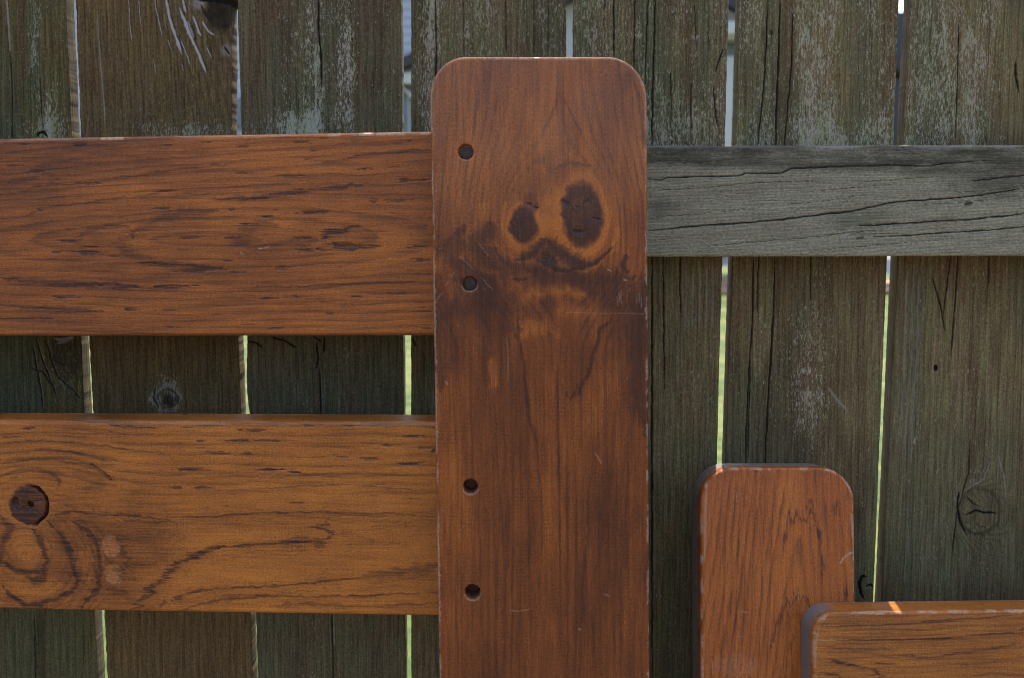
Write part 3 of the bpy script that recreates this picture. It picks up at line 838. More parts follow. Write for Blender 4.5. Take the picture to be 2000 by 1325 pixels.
def frail(F):
    X, Y = F.X, F.Y
    sl_ = (Y - 400) + .085 * (X - 1266) * ss(300, 420, Y)
    F.f['ring'] = (sl_ + 14 * (fbm(X / 300, Y / 60, 7) - .5)) / 7.0
    F.f['flake'] = .28 + .2 * fbm(X / 200, Y / 20, 8)
    top = 1 - ss(26, 48, (Y - 285) + (X - 1266) * -.03 + 18 * (fbm(X / 90, Y / 40, 4) - .5))
    F.f['dark'] = np.maximum(F.f['dark'], top * (.30 + .75 * (fbm(X / 70, Y / 9, 610) - .2)))
    F.mix('flake', top * .9, 1.3 * fbm(X / 40, Y / 12, 14) + .15)
    F.f['green'] = np.maximum(F.f['green'], .5 * top * ss(.45, .6, fbm(X / 120, Y / 30, 5)))
    F.f['pale'] = np.maximum(F.f['pale'], (F.B < 2.6 + 2 * F.hx) * ss(.30, .6, fbm(X / 40, Y / 8, 15)) * .8)
    F.f['dark'] = np.maximum(F.f['dark'], .5 * F.ell(1950, 345, 90, 34, .7, 26))
    F.f['green'] = np.maximum(F.f['green'], .7 * F.ell(1675, 432, 60, 18, .7, 14))
    F.f['dark'] = np.maximum(F.f['dark'], .35 * F.ell(1290, 405, 30, 20, .7, 14))
    for p, w in (([(1255, 351), (1291, 352), (1303, 347), (1443, 344), (1456, 339), (1527, 338), (1544, 330), (1620, 326), (1726, 323), (1802, 325), (1874, 317), (1935, 314)], 2.0),
                 ([(1255, 372), (1367, 368), (1451, 359), (1599, 353)], 1.4),
                 ([(1255, 451), (1388, 440), (1510, 431), (1599, 420), (1663, 414), (1718, 401), (1751, 395), (1832, 389), (1899, 384), (2010, 366)], 2.4),
                 ([(1371, 482), (1510, 470), (1591, 463), (1663, 454), (1705, 451)], 1.6), ([(1671, 442), (1789, 435), (1899, 429), (2010, 417)], 2.2),
                 ([(1705, 463), (1789, 459), (1916, 451), (2010, 443)], 1.8), ([(1900, 354), (1950, 348), (2010, 342)], 1.8), ([(1660, 357), (1740, 352), (1830, 345)], 1.1),
                 ([(1560, 377), (1660, 368), (1760, 358)], .9), ([(1480, 405), (1600, 394), (1700, 380)], .8), ([(1270, 425), (1400, 415), (1480, 408)], .9),
                 ([(1860, 378), (1930, 373), (2010, 362)], 1.2), ([(1560, 493), (1700, 480), (1830, 470)], .9), ([(1300, 322), (1420, 314), (1470, 306)], .8),
                 ([(1270, 470), (1350, 463)], .9), ([(1880, 337), (1950, 334)], 1.2), ([(1800, 400), (1900, 394), (2010, 380)], .9)):
        F.stroke('dark', p, w * (.60 if w > 1.7 else .42), .95 if w > 1.7 else .6, 1.6, disp=1.6 if w > 1.7 else .8, soft=.6)
    for p in ([(1546, 452), (1570, 435), (1605, 411)], [(1600, 470), (1612, 450), (1638, 418)], [(1640, 478), (1655, 458), (1668, 440)], [(1700, 432), (1712, 445), (1714, 468)],
              [(1812, 363), (1816, 350), (1822, 346)], [(1822, 388), (1832, 376)], [(1486, 412), (1492, 400)], [(1440, 402), (1442, 415)], [(1628, 474), (1660, 452)], [(1330, 395), (1332, 415)]):
        F.stroke('pale', p, .8, .5, 1, soft=.4)
    F.stroke('dark', [(1884, 400), (1900, 397)], 3.5, .8, 2); F.stroke('dark', [(1672, 466), (1688, 463)], 3.0, .7, 2)
    F.disp += .5 * (fbm(X / 200, Y / 14, 12) - .5)
board('rail', fence, [(-500, 287), (2500, 283), (2500, 499), (-500, 507)], PY - .0385, .038, frail, wR, horiz=True, step=1.5, bev=2.2, xs=((1255, 2010),), ys=((280, 512),), label='horizontal grey weathered back rail with long cracks', backside=.6)

# ------------------------------------------------------------------ headboard: big post and two rails
vRailA = varnished("stained_pine_top_rail", (.105, .034, .012), (.265, .084, .019), (.43, .142, .025), seed=3.0, streak=.78, line=.50, hatch=.12)
vRailB = varnished("stained_pine_low_rail", (.13, .042, .012), (.31, .106, .022), (.47, .168, .028), seed=33.0, streak=.78, line=.55, hatch=.55, hatch_period=2.6)
vPost = varnished("stained_pine_post", (.058, .019, .009), (.190, .054, .014), (.38, .118, .019), seed=63.0, line=.40, hatch=.35, hatch_period=3.0, rough=.28, side=(.12, .07, .05), coat=.35, streak=.60, fray=.35)
vPost2 = varnished("stained_pine_short_post", (.13, .034, .011), (.30, .085, .018), (.42, .135, .024), seed=93.0, streak=.78, line=.62, hatch=.18, side=(.155, .135, .125))
vRailC = varnished("stained_pine_front_rail", (.11, .038, .010), (.27, .094, .018), (.40, .150, .024), seed=123.0, streak=.78, line=.60, hatch=.50, side=(.155, .135, .125))

head = empty('headboard', (0, .78, 0), 'reddish brown varnished headboard with a wide round cornered post and two broad rails', 'headboard')
RY = 0.768; RT = 0.030       # rails
QY = 0.735; QT = 0.0325      # post in front of them

def f_toprail(F):
    X, Y = F.X, F.Y
    F.feather(True, 26)
    up = np.clip((470 - Y) / 200, 0, 1)
    yy = Y - 468 + .10 * (X - 420) * up + 8 * (fbm(X / 180, Y / 40, 5) - .5) * 2
    q = np.hypot(.13 * (X - 400) , yy)
    F.f['ring'] = q / 15.0
    F.f['tone'] = .52 + .30 * (fbm(X / 260, Y / 60, 6) - .5) * 2 + .12 * ss(300, 800, X) - .22 * (1 - ss(280, 420, Y)) * (1 - ss(250, 480, X)) - .1 * (1 - ss(60, 200, X))
    F.f['line'] = .85 + .6 * fbm(X / 120, Y / 30, 16)
    s = lambda p, w, v=.6, wob=4: F.stroke('dark', tf(0, 240, 2.326, p), w * 1.1, min(v * 1.35, .95), wob, soft=.7)
    s([(360, 520), (400, 490), (500, 470), (560, 470)], 5, .45); s([(360, 590), (345, 560), (360, 525)], 4, .4)
    s([(560, 530), (620, 480), (720, 430), (860, 400), (1000, 395)], 7, .42, 6); s([(520, 540), (580, 600), (700, 630), (850, 650), (1000, 665)], 6, .45, 6)
    s([(980, 345), (1150, 345), (1400, 310), (1550, 295), (1700, 275)], 4, .6, 4); s([(1100, 500), (1180, 460), (1250, 460)], 12, .40, 6); s([(1020, 530), (1170, 560), (1300, 545), (1460, 540)], 7, .38, 6)
    s([(1455, 540), (1480, 510), (1550, 490), (1620, 468)], 4.5, .65, 5); s([(1440, 582), (1480, 575), (1510, 545), (1560, 575), (1700, 560)], 3, .7, 4)
    s([(0, 705), (150, 718), (300, 735), (550, 742), (640, 748)], 5.5, .6, 3); s([(0, 830), (120, 840), (260, 850), (470, 855)], 5, .55, 3)
    s([(0, 440), (100, 425), (260, 380), (500, 350), (780, 310)], 1.8, .5, 3); s([(0, 330), (200, 290), (440, 270), (800, 215), (1100, 180)], 2, .4, 3)
    s([(150, 250), (210, 220), (240, 290), (180, 300)], 6, .35, 6); s([(0, 280), (90, 260), (160, 240)], 5, .35, 6)
    s([(620, 635), (700, 635), (1000, 665)], 2.5, .6); s([(1060, 750), (1300, 745), (1550, 735), (1950, 720)], 1.8, .5, 2); s([(640, 600), (560, 560), (540, 540)], 6, .3, 6)
    s([(1460, 180), (1650, 150), (1950, 120)], 1.5, .5, 2); s([(1180, 70), (1500, 66), (1700, 60)], 1.6, .4, 2)
    D = ((330, 483, 34, 4), (520, 470, 46, 7), (305, 538, 38, 9), (430, 565, 45, 5), (395, 592, 55, 14), (515, 608, 30, 5), (860, 522, 60, 9), (1060, 522, 45, 7),
         (735, 390, 42, 6), (1050, 397, 16, 5), (1210, 427, 32, 9), (1420, 408, 62, 10), (1360, 310, 50, 12), (1300, 243, 60, 7), (1660, 210, 32, 6), (1430, 128, 24, 5),
         (1810, 356, 60, 11), (1700, 355, 14, 16), (1840, 262, 34, 11), (1920, 260, 36, 5), (1370, 525, 44, 11), (1580, 558, 62, 22), (1690, 562, 34, 8), (1860, 568, 34, 5),
         (1915, 562, 42, 5), (1910, 625, 34, 11), (760, 652, 70, 8), (900, 668, 100, 18), (850, 672, 60, 10), (1000, 660, 10, 10), (1075, 680, 44, 5), (490, 740, 66, 8),
         (770, 745, 80, 12), (890, 740, 24, 4), (610, 745, 22, 8), (1210, 798, 38, 6), (1345, 790, 16, 8), (1620, 790, 24, 5), (1820, 776, 62, 6), (290, 792, 58, 9),
         (160, 845, 60, 7), (240, 850, 36, 5), (390, 858, 70, 7), (590, 848, 36, 9), (760, 852, 56, 5), (215, 890, 76, 5), (60, 890, 60, 4), (775, 930, 30, 4), (1260, 934, 44, 6),
         (1500, 868, 20, 6), (1930, 858, 42, 5), (270, 738, 44, 6), (395, 276, 46, 7), (740, 312, 44, 4), (1100, 228, 28, 5), (110, 98, 22, 6), (770, 103, 24, 5), (940, 90, 22, 4),
         (1110, 108, 24, 6), (1465, 70, 26, 4), (1860, 84, 10, 8), (1360, 88, 44, 4), (1640, 148, 34, 3), (1280, 660, 24, 14), (1040, 628, 22, 6), (1385, 578, 40, 14), (180, 290, 40, 6),
         (170, 220, 36, 10), (1940, 935, 18, 7), (360, 100, 26, 14), (260, 590, 26, 4), (1400, 165, 26, 4), (700, 640, 10, 12), (60, 195, 34, 5), (600, 510, 10, 26), (1120, 460, 34, 5))
    for (x, y, a, b) in D: F.dash(x / 2.326, 240 + y / 2.326, a / 2.326 * 1.05, max(b / 2.326 * .75, 1.3), 1.0, .5, -.03 if y < 420 else .0)
    rng = random.Random(5)
    for _ in range(90):
        F.dash(rng.uniform(0, 840), rng.uniform(270, 650), rng.uniform(4, 16), rng.uniform(.8, 1.8), rng.uniform(.3, .6), .2, -.02)
    # upper edge: sun slivers painted as pale patches, then worn varnish
    for a, b in ((195, 240), (640, 665), (700, 730), (735, 790), (820, 838)): F.f['pale'] = np.maximum(F.f['pale'], .8 * ((X > a) & (X < b)) * (F.B < 2.4))
    F.f['pale'] = np.maximum(F.f['pale'], .22 * (F.B < 3.0) * ss(.35, .6, fbm(X / 40, Y / 8, 66)))
    F.stroke('pale', tf(0, 240, 2.326, [(1170, 572), (1195, 570), (1226, 562)]), 1.2, .8, .5); F.stroke('pale', tf(0, 240, 2.326, [(1090, 585), (1098, 597), (1110, 597)]), .9, .7, .5)
    F.f['dark'] = np.maximum(F.f['dark'], .3 * (F.H - F.B < 2.5))
board('rail', head, [(-700, 283), (1010, 254), (1010, 656), (-700, 658)], RY, RT, f_toprail, vRailA, horiz=True, step=1.5, bev=3.0, xs=((-5, 860),), ys=((250, 662),), label='upper rail, covered in short dark dashes along the grain')

def f_lowrail(F):
    X, Y = F.X, F.Y
    F.feather(True, 20)
    F.fx = F.fx * (.25 + .75 * ss(200, 330, X))
    # rings flow over the knot at the left, straighten to the right
    hump = 70 * np.exp(-((X - 70) / 120) ** 2) * np.exp(-np.clip(985 - Y, 0, 400) / 120.)
    yy = Y + hump * (Y < 1010) + 7 * (fbm(X / 150, Y / 60, 25) - .5) * 2
    r1 = yy / 19.0
    r2 = np.hypot((X - 48) , (Y - 1085) * 1.0 + 4) / 16.0 + fbm(X / 60, Y / 60, 26)
    k2 = ss(985, 1040, Y) * (1 - ss(150, 260, X))
    r3 = (Y + .42 * np.clip(560 - X, -400, 400) * ss(1040, 1190, Y)) / 26.0
    k3 = ss(1000, 1060, Y) * ss(150, 260, X)
    F.f['ring'] = np.where(k2 > .5, r2, np.where(k3 > .5, r3, r1))
    F.f['line'] = (1.0 + .5 * fbm(X / 100, Y / 40, 27) + .5 * k2) * (1 - .85 * k3) * (1 - .55 * ss(940, 960, Y))
    F.f['tone'] = .55 + .2 * (fbm(X / 200, Y / 60, 28) - .5) * 2 + .10 * ss(200, 600, X) - .12 * k2
    F.f['hatch'] = .55 * ss(300, 360, X) * ss(1000, 1020, Y) * (1 - ss(1070, 1100, Y)) + .3 * ss(150, 300, X) * (1 - ss(900, 930, Y))
    s = lambda p, w, v=.75, wob=4: F.stroke('dark', p, w, v, wob, soft=.6)
    # the long figure lines
    s([(95, 1008), (140, 1000), (190, 1003), (260, 1007), (300, 1012), (335, 1018)], 2.4, .75); s([(300, 1012), (400, 1010), (480, 1004), (600, 1000), (740, 1003), (860, 1010)], 1.7, .75, 3)
    s([(240, 1015), (290, 1020), (330, 1020)], 3, .6); s([(260, 1196), (300, 1150), (330, 1118), (352, 1098), (400, 1078), (440, 1067)], 5.5, .85, 5)
    s([(440, 1067), (520, 1064), (590, 1060), (630, 1050), (645, 1040), (612, 1032), (640, 1022), (642, 1006)], 3.4, .8, 5); s([(540, 1058), (590, 1052), (640, 1062), (610, 1074)], 4, .6, 6)
    s([(640, 1006), (700, 1006), (760, 1010)], 3.5, .45, 6); s([(650, 1045), (700, 1048), (740, 1060)], 5, .30, 8)
    s([(285, 1196), (340, 1170), (400, 1152), (460, 1148), (560, 1143), (640, 1133), (720, 1128)], 2.4, .8, 3); s([(700, 1130), (760, 1120), (820, 1112), (860, 1104)], 6, .6, 6)
    s([(330, 1198), (400, 1178), (440, 1170), (540, 1163), (620, 1167), (720, 1164), (860, 1157)], 2.6, .7, 4); s([(400, 1180), (430, 1172), (470, 1168)], 6, .5, 4)
    s([(520, 1185), (600, 1180), (700, 1185), (860, 1178)], 3, .5, 5)
    s([(800, 1120), (830, 1112), (858, 1104)], 9, .55, 6)
    for p in ([(260, 1196), (300, 1150), (330, 1118), (352, 1098), (400, 1078), (440, 1067), (520, 1064), (590, 1060), (632, 1050)],
              [(285, 1196), (340, 1170), (400, 1152), (460, 1148), (560, 1143), (640, 1133), (720, 1128), (860, 1108)],
              [(95, 1008), (190, 1003), (300, 1012), (400, 1010), (480, 1004), (600, 1000), (740, 1003), (860, 1010)]):
        for k_, (ox, oy) in enumerate(((6, 7), (11, 14), (-6, -6), (17, 22))):
            s([(x_ + ox, y_ + oy) for x_, y_ in p], 1.1 + .3 * (k_ % 2), .34 - .04 * k_, 5)
    F.mix('tone', F.ell(285, 1075, 55, 75, .7, 16) * .5, .18)
    # arches over the knot
    for p, w, v in (([(0, 868), (60, 862), (110, 862), (180, 868), (260, 880), (340, 891)], 1.9, .55), ([(0, 888), (50, 884), (80, 879), (130, 882), (190, 895), (230, 902)], 2.6, .6),
                    ([(0, 906), (60, 898), (110, 898), (160, 908), (190, 918), (215, 938)], 3.0, .6), ([(175, 905), (200, 920), (222, 940)], 2.4, .85),
                    ([(0, 932), (30, 918), (70, 916), (100, 924), (118, 940), (112, 955)], 3.6, .55), ([(140, 925), (190, 928), (200, 945), (160, 962)], 9, .28),
                    ([(20, 935), (34, 931)], 5, .4), ([(210, 828), (250, 834), (310, 837)], 1.5, .8), ([(430, 960), (620, 948), (700, 948), (860, 962)], 1.3, .5),
                    ([(380, 935), (450, 929), (520, 933), (640, 925), (860, 930)], 2.2, .35), ([(0, 846), (100, 845), (200, 848), (330, 850)], 1.4, .45)):
        s(p, w, v, 3)
    # swirls below the knot
    for p, w, v in (([(62, 1035), (78, 1050), (88, 1080), (92, 1105), (78, 1119), (45, 1118), (20, 1108), (0, 1095)], 4.2, .82), ([(50, 1122), (70, 1136), (85, 1128), (90, 1116)], 5.5, .75),
                    ([(95, 1020), (120, 1045), (136, 1075), (142, 1105), (152, 1140), (140, 1158), (110, 1170), (80, 1182), (45, 1180), (22, 1165), (6, 1145)], 4.4, .85),
                    ([(140, 1075), (146, 1110), (155, 1140)], 4.5, .7), ([(140, 1018), (165, 1035), (185, 1055), (192, 1085), (198, 1110), (190, 1150), (172, 1172), (158, 1193)], 4.2, .8),
                    ([(170, 1055), (184, 1084), (190, 1120)], 3, .55), ([(200, 1040), (190, 1030), (150, 1018)], 6, .5), ([(205, 1090), (225, 1110), (245, 1130)], 5, .5),
                    ([(233, 1060), (238, 1078), (248, 1090), (246, 1112)], 4, .6), ([(212, 1150), (240, 1160), (270, 1180)], 8, .45), ([(165, 1000), (200, 1020), (240, 1045), (310, 1050)], 9, .28),
                    ([(0, 1010), (20, 1030), (8, 1060)], 6, .7), ([(12, 1035), (6, 1075), (0, 1100)], 4, .6), ([(270, 1040), (320, 1060), (300, 1100)], 14, .22),
                    ([(0, 1188), (40, 1192), (100, 1190)], 3.5, .7)):
        s(p, w * 1.2, min(v * 1.05, .95), 5)
        for f_ in (.86, .93, 1.08, 1.15):             # finer rings nested beside each bold one
            s([(50 + (x_ - 50) * f_, 1085 + (y_ - 1085) * f_) for x_, y_ in p], 1.1, .42, 4)
    e = F.ell(55, 1065, 28, 40, .5, 5); F.mix('tone', e * .7, .75)
    e = F.ell(175, 1095, 9, 60, .5, 8); F.mix('tone', e * .6, .8)
    e = F.ell(120, 1085, 22, 70, .5, 8) ; F.mix('tone', e * .6, .15)
    F.mix('tone', F.ell(215, 1090, 80, 90, .6, 14) * .6, .15)
    F.mix('tone', F.ell(110, 1010, 70, 30, .6, 10) * .5, .2)
    F.mix('tone', F.ell(60, 1150, 60, 18, .5, 8) * .6, .85)
    F.mix('tone', F.ell(430, 1130, 130, 22, .6, 12) * .5, .95)
    for cx, cy, rx, ry in ((216, 1065, 18, 22), (222, 1120, 15, 20)):         # shallow chips with bare rippled wood
        e = F.ell(cx, cy, rx, ry, .18, 5, -.4)
        F.f['pale'] = np.maximum(F.f['pale'], e * .20 * ss(.35, .6, fbm(X / 14, Y / 2.0, 407))); F.mix('tone', e * .8, .62); F.f['line'] *= 1 - .8 * e
        F.disp += e * (.8 + 1.0 * (fbm(X / 14, Y / 2.0, 407) - .5))
    s([(226, 1048), (233, 1060), (232, 1078), (222, 1088)], 1.8, .8); s([(205, 1050), (198, 1062)], 1.2, .5); s([(236, 1106), (239, 1122), (230, 1140)], 1.8, .75)  # rim shadows of the chips, painted as dark strokes
    # the round knot: loose plug sitting in its hole
    kx, ky = 56, 988
    d = np.hypot(X - kx + F.wx * 9, Y - ky + F.wy * 9)
    a = np.arctan2(Y - ky, X - kx)
    e = 1 - ss(35, 38, d)
    F.mix('tone', e, .12); F.f['dark'] = np.where(d < 40, F.f['dark'] * .3, F.f['dark'])
    F.f['dark'] = np.maximum(F.f['dark'], e * (.72 + .3 * fbm(X / 9, Y / 9, 88) - .35 * np.exp(-((X - 82) / 12.) ** 2 - ((Y - 985) / 20.) ** 2)))
    F.f['line'] = np.where(d < 40, .3, F.f['line'])
    cr = np.exp(-((d - 36.5) / 2.6) ** 2) * ss(-.2, .5, np.cos(a + .05))
    F.f['dark'] = np.maximum(F.f['dark'], cr); F.disp += 5 * cr
    cr2 = np.exp(-((d - 37) / 1.6) ** 2)
    F.f['dark'] = np.maximum(F.f['dark'], cr2 * .7 * vn(a * 2 + 5, a * 0, 406)); F.disp += .8 * cr2
    for k_ in range(5):
        an = .5 + k_ * 1.3; F.stroke('dark', [(kx + 6 * math.cos(an), ky + 6 * math.sin(an)), (kx + 31 * math.cos(an + .15), ky + 31 * math.sin(an + .15))], .9, .9, 1, disp=.6)
    for cx, cy, rx, ry, dp in ((30, 983, 5.5, 11, 2.2), (59, 987, 5.5, 5.5, 5.0), (51, 994, 8, 6, 1.4)):
        g = F.ell(cx, cy, rx, ry, .35, 2)
        F.disp += g * dp; F.f['dark'] = np.maximum(F.f['dark'], g * (.95 if dp > 2 else .8))
    for (x, y, a_, b_) in ((962, 388, 60, 8), (905, 428, 60, 8), (1000, 428, 50, 6), (755, 430, 16, 5), (825, 475, 40, 8), (930, 478, 34, 9), (718, 537, 62, 9), (1020, 537, 52, 8), (1110, 547, 24, 5),
                         (662, 606, 28, 6), (765, 607, 36, 8), (1165, 370, 24, 6), (1325, 373, 30, 4), (1290, 490, 26, 4), (1405, 497, 40, 7), (1555, 515, 44, 7), (1550, 412, 50, 5), (1460, 446, 20, 6),
                         (1610, 455, 32, 6), (105, 382, 24, 8), (700, 378, 26, 3), (1640, 465, 10, 12), (50, 415, 30, 4), (1120, 664, 30, 3)):
        F.dash(x / 1.935, 640 + y / 1.935, a_ / 1.935, max(b_ / 1.935 * .8, 1.3), 1.0, .5)
    rng = random.Random(8)
    for _ in range(70):
        F.dash(rng.uniform(150, 850), rng.uniform(830, 1000), rng.uniform(4, 14), rng.uniform(.8, 1.6), rng.uniform(.25, .5), .2)
    F.f['pale'] = np.maximum(F.f['pale'], .16 * (F.B < 3.5) * ss(.4, .65, fbm(X / 60, Y / 8, 67)))
board('rail', head, [(-700, 818), (1010, 826), (1010, 1207), (-700, 1180)], RY, RT, f_lowrail, vRailB, horiz=True, step=1.5, bev=3.2, xs=((-5, 870),), ys=((815, 1210),), label='lower rail, amber with a round dark knot and swirling grain at its left end')

HOLES = [(910, 297, 15.5, 3.8), (917, 555, 14.5, 4.4), (919, 951, 14.5, 16), (923, 1157, 15.0, 16)]
def f_post(F):
    X, Y = F.X, F.Y
    F.feather(False, 34, .4)
    F.fy = F.fy * (.05 + .75 * ss(660, 800, Y))
    top = 1 - ss(520, 620, Y)
    # grain parts round the pair of knots
    dx = X - 1085; dy = (Y - 430) / 1.35
    rho2 = dx * dx + dy * dy + 400
    psi = dx * (1 - 92 ** 2 / np.maximum(rho2, 92 ** 2))
    psi = psi - np.sign(dx) * 46 * ss(250, 560, Y) * np.exp(-np.clip(np.abs(dx) - 60, 0, 300) / 150)
    strt = X + 10 * (fbm(X / 90, Y / 500, 35) - .5) * 2
    w = ss(520, 700, Y)
    F.f['ring'] = psi / 17.0 * (1 - w) + (strt - 1085) / 15.0 * w + .8 * fbm(X / 70, Y / 200, 36)
    F.f['line'] = .8 + .5 * fbm(X / 60, Y / 200, 37) + .35 * top
    F.f['tone'] = .46 + .30 * (fbm(X / 60, Y / 260, 38) - .5) * 2 + .12 * top - .06 * ss(1000, 1300, Y)
    T = lambda x, y: (840 + x / 4.016, 290 + y / 4.016)
    P = lambda pts: [T(*p) for p in pts]
    P2 = lambda pts: [(840 + x / 4.016, 580 + y / 4.016) for x, y in pts]
    # knots with glowing rims
    def rim(cx, cy, rx, ry, v=1.0, k=.8):
        d = np.hypot((X - cx + F.wx * 8) / rx, (Y - cy + F.wy * 8) / ry)
        F.mix('tone', np.exp(-((d - 1.24) / .17) ** 2) * k * (.55 + .45 * ss(-.9, .3, (Y - cy) / ry)), v)
    F.mix('tone', F.ell(1078, 405, 26, 70, .6, 10) * .7, .92)
    rim(1137, 420, 40, 61, 1.15, 1.0); rim(1024, 443, 27, 37, 1.15, .95)
    F.f['line'] *= 1 - .8 * F.ell(1137, 425, 60, 90, .3) ; F.f['line'] *= 1 - .8 * F.ell(1020, 440, 40, 55, .3)
    k1 = F.ell(1137, 419, 40, 61, .15, 9); k2 = F.ell(1024, 442, 26, 36, .18, 7)
    k2 = np.maximum(k2, F.ell(1036, 400, 13, 22, .4, 4) * .6)
    dm = .38 + .40 * (fbm(X / 14, Y / 14, 39) - .5) * 2
    F.f['dark'] = np.maximum(F.f['dark'], k1 * dm); F.f['dark'] = np.maximum(F.f['dark'], k2 * dm)
    F.mix('tone', np.maximum(k1, k2), .1)
    for (cx, cy, rx, ry, kk_) in ((1137, 419, 40, 61, k1), (1024, 442, 26, 36, k2)):
        dd = np.hypot((X - cx + 10 * F.wx) / rx, (Y - cy + 10 * F.wy) / ry)
        F.f['ring'] = np.where(kk_ > .3, dd * 3.2, F.f['ring'])
        F.f['dark'] *= 1 - .35 * kk_ * np.exp(-((dd - .93) / .1) ** 2)
        aa = np.arctan2(Y - cy, X - cx)
        F.f['dark'] = np.maximum(F.f['dark'], kk_ * .9 * ss(.74, .8, vn(aa * 5 + 9, dd * 1.2, 405)) * (dd < .85))
    for p, w_ in ((P([(1035, 408), (1060, 425), (1085, 440)]), 4.0), (P([(1125, 650), (1160, 660), (1200, 655)]), 3.6), (P([(1150, 455), (1160, 460)]), 1.5), (P([(1270, 545), (1340, 560)]), 1.6), (P([(1205, 430), (1250, 400)]), 1.2), (P([(760, 430), (800, 445)]), 2.0), (P([(810, 462), (850, 466)]), 1.8)):
        F.stroke('dark', p, w_, 1, 1.5, disp=.9)
    S = lambda p, w_, v, wob=6, soft=.85: F.stroke('dark', p, w_ * (1.15 if w_ > 6 else 1), min(v * (1.35 if p[0][1] < 640 else .85), .95), wob, soft=soft)
    O = lambda p, w_, v=.8, k=.95: (lambda d: F.mix('tone', (1 - ss(w_ * .3, w_ * 1.5, d)) * v, k))(F.dist(p, 5)[0])
    F.f['line'] = np.where(np.maximum(k1, k2) > .3, .8, F.f['line'])
    # moustache of torn grain beneath
    S(P([(900, 700), (840, 790), (760, 850), (670, 870)]), 8, .62); S(P([(920, 720), (1000, 800), (1100, 880), (1220, 910)]), 13, .62); S(P([(900, 800), (920, 880), (1010, 920)]), 11, .6)
    S(P([(500, 790), (560, 880), (650, 930), (800, 950), (900, 980), (1050, 1030)]), 8, .55, 8); S(P([(850, 880), (950, 940), (1080, 960), (1230, 930), (1360, 860), (1430, 770)]), 5, .7, 4)
    F.disp += .35 * F.ell(1078, 492, 60, 30, .5, 8) * (fbm(X / 5, Y / 2.2, 91) )
    O(P([(1040, 945), (1190, 965), (1330, 900), (1430, 800), (1480, 640)]), 4.0, .9, 1.0); O(P([(600, 440), (570, 600), (620, 760), (760, 800), (850, 740)]), 5, .75, .9)
    O(P([(430, 470), (400, 600), (240, 720), (150, 830), (40, 950)]), 12, .55, .95); O(P([(720, 60), (720, 200), (650, 300)]), 4, .35)
    S(P([(500, 580), (420, 680), (360, 740), (420, 850), (560, 960), (700, 1010)]), 15, .50, 10); S(P([(230, 860), (330, 960), (440, 1060), (520, 1200)]), 10, .55, 8)
    S(P([(640, 1020), (760, 1030)]), 5, .65, 3); O(P([(620, 1010), (800, 990)]), 2.5, .8)
    S(P([(1030, 990), (1200, 1040), (1380, 1030), (1600, 1010)]), 15, .55, 10); S(P([(1180, 1100), (1400, 1100), (1600, 1080)]), 22, .50, 12)
    S(P([(1540, 830), (1510, 920), (1540, 980)]), 6, .6, 5); S(P([(640, 960), (900, 1040), (1100, 1070)]), 13, .48, 10)
    S(P([(290, 1130), (350, 1200), (420, 1300)]), 16, .52, 10); S(P([(80, 1180), (150, 1280)]), 12, .35, 8)
    O(P([(760, 1170), (880, 1120), (1060, 1100), (1180, 1140)]), 10, .85); O(P([(1040, 1270), (1250, 1290)]), 12, .6, .85); O(P([(500, 960), (540, 1060)]), 6, .5)
    F.f['dark'] = np.maximum(F.f['dark'], (.62 + .5 * (fbm(X / 50, Y / 26, 191) - .4)) * ss(505, 545, Y + 25 * F.wx) * (1 - ss(560, 680, Y + 60 * (fbm(X / 50, Y / 90, 192) - .5) - .18 * np.abs(X - 1065))) * ss(.25, .6, fbm(X / 46, Y / 60, 193)))
    S([(905, 440), (880, 500), (930, 560), (985, 610), (1010, 660)], 20, .5, 14); S([(1262, 560), (1240, 640), (1250, 740), (1262, 840)], 24, .55, 14); S([(1180, 560), (1225, 610), (1255, 680)], 22, .45, 14)
    S([(850, 560), (862, 640), (856, 760)], 20, .42, 12)
    # purple shade around the knots' upper side
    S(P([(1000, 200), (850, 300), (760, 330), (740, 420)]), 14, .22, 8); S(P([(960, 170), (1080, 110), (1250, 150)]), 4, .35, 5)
    # patches and figure lower down
    O(P2([(640, 180), (700, 300), (760, 250), (860, 240)]), 16, .65, .95); O(P2([(480, 500), (500, 700)]), 8, .6, .95); O(P2([(840, 30), (900, 180), (1000, 300)]), 8, .5, .9)
    F.f['dark'] = np.maximum(F.f['dark'], .42 * F.ell(872, 670, 44, 60, .8, 18)); F.f['dark'] = np.maximum(F.f['dark'], .45 * F.ell(925, 618, 30, 40, .8, 14))
    F.f['dark'] = np.maximum(F.f['dark'], .55 * F.ell(1232, 668, 50, 66, .7, 16)); F.f['dark'] = np.maximum(F.f['dark'], .45 * F.ell(1246, 745, 30, 55, .8, 14))
    S(P2([(1420, 180), (1330, 270), (1290, 400), (1270, 520), (1220, 660), (1120, 780), (1040, 770)]), 4.5, .6, 5); S(P2([(1640, 450), (1520, 560), (1480, 680)]), 8, .5, 6)
    F.mix('tone', F.ell(1125, 700, 30, 62, .6, 10) * .5, .2)
    S(P2([(690, 60), (690, 280), (735, 520), (755, 800), (800, 1100)]), 3.0, .55, 3); S(P2([(590, 40), (650, 170)]), 4, .5, 4); S(P2([(790, 50), (880, 180)]), 5, .45, 5)
    S([(1089, 715), (1089, 800), (1090, 860), (1092, 960), (1094, 1110)], 2.0, .75, 1.5); S([(1012, 650), (1024, 729), (1032, 792), (1050, 890), (1060, 1010), (1058, 1110)], 2.2, .6, 2)
    S([(1029, 777), (1030, 960), (1034, 1118), (1040, 1325)], 2.6, .4, 3); S([(1152, 930), (1148, 1050), (1138, 1140), (1134, 1210), (1132, 1330)], 3.0, .5, 3)
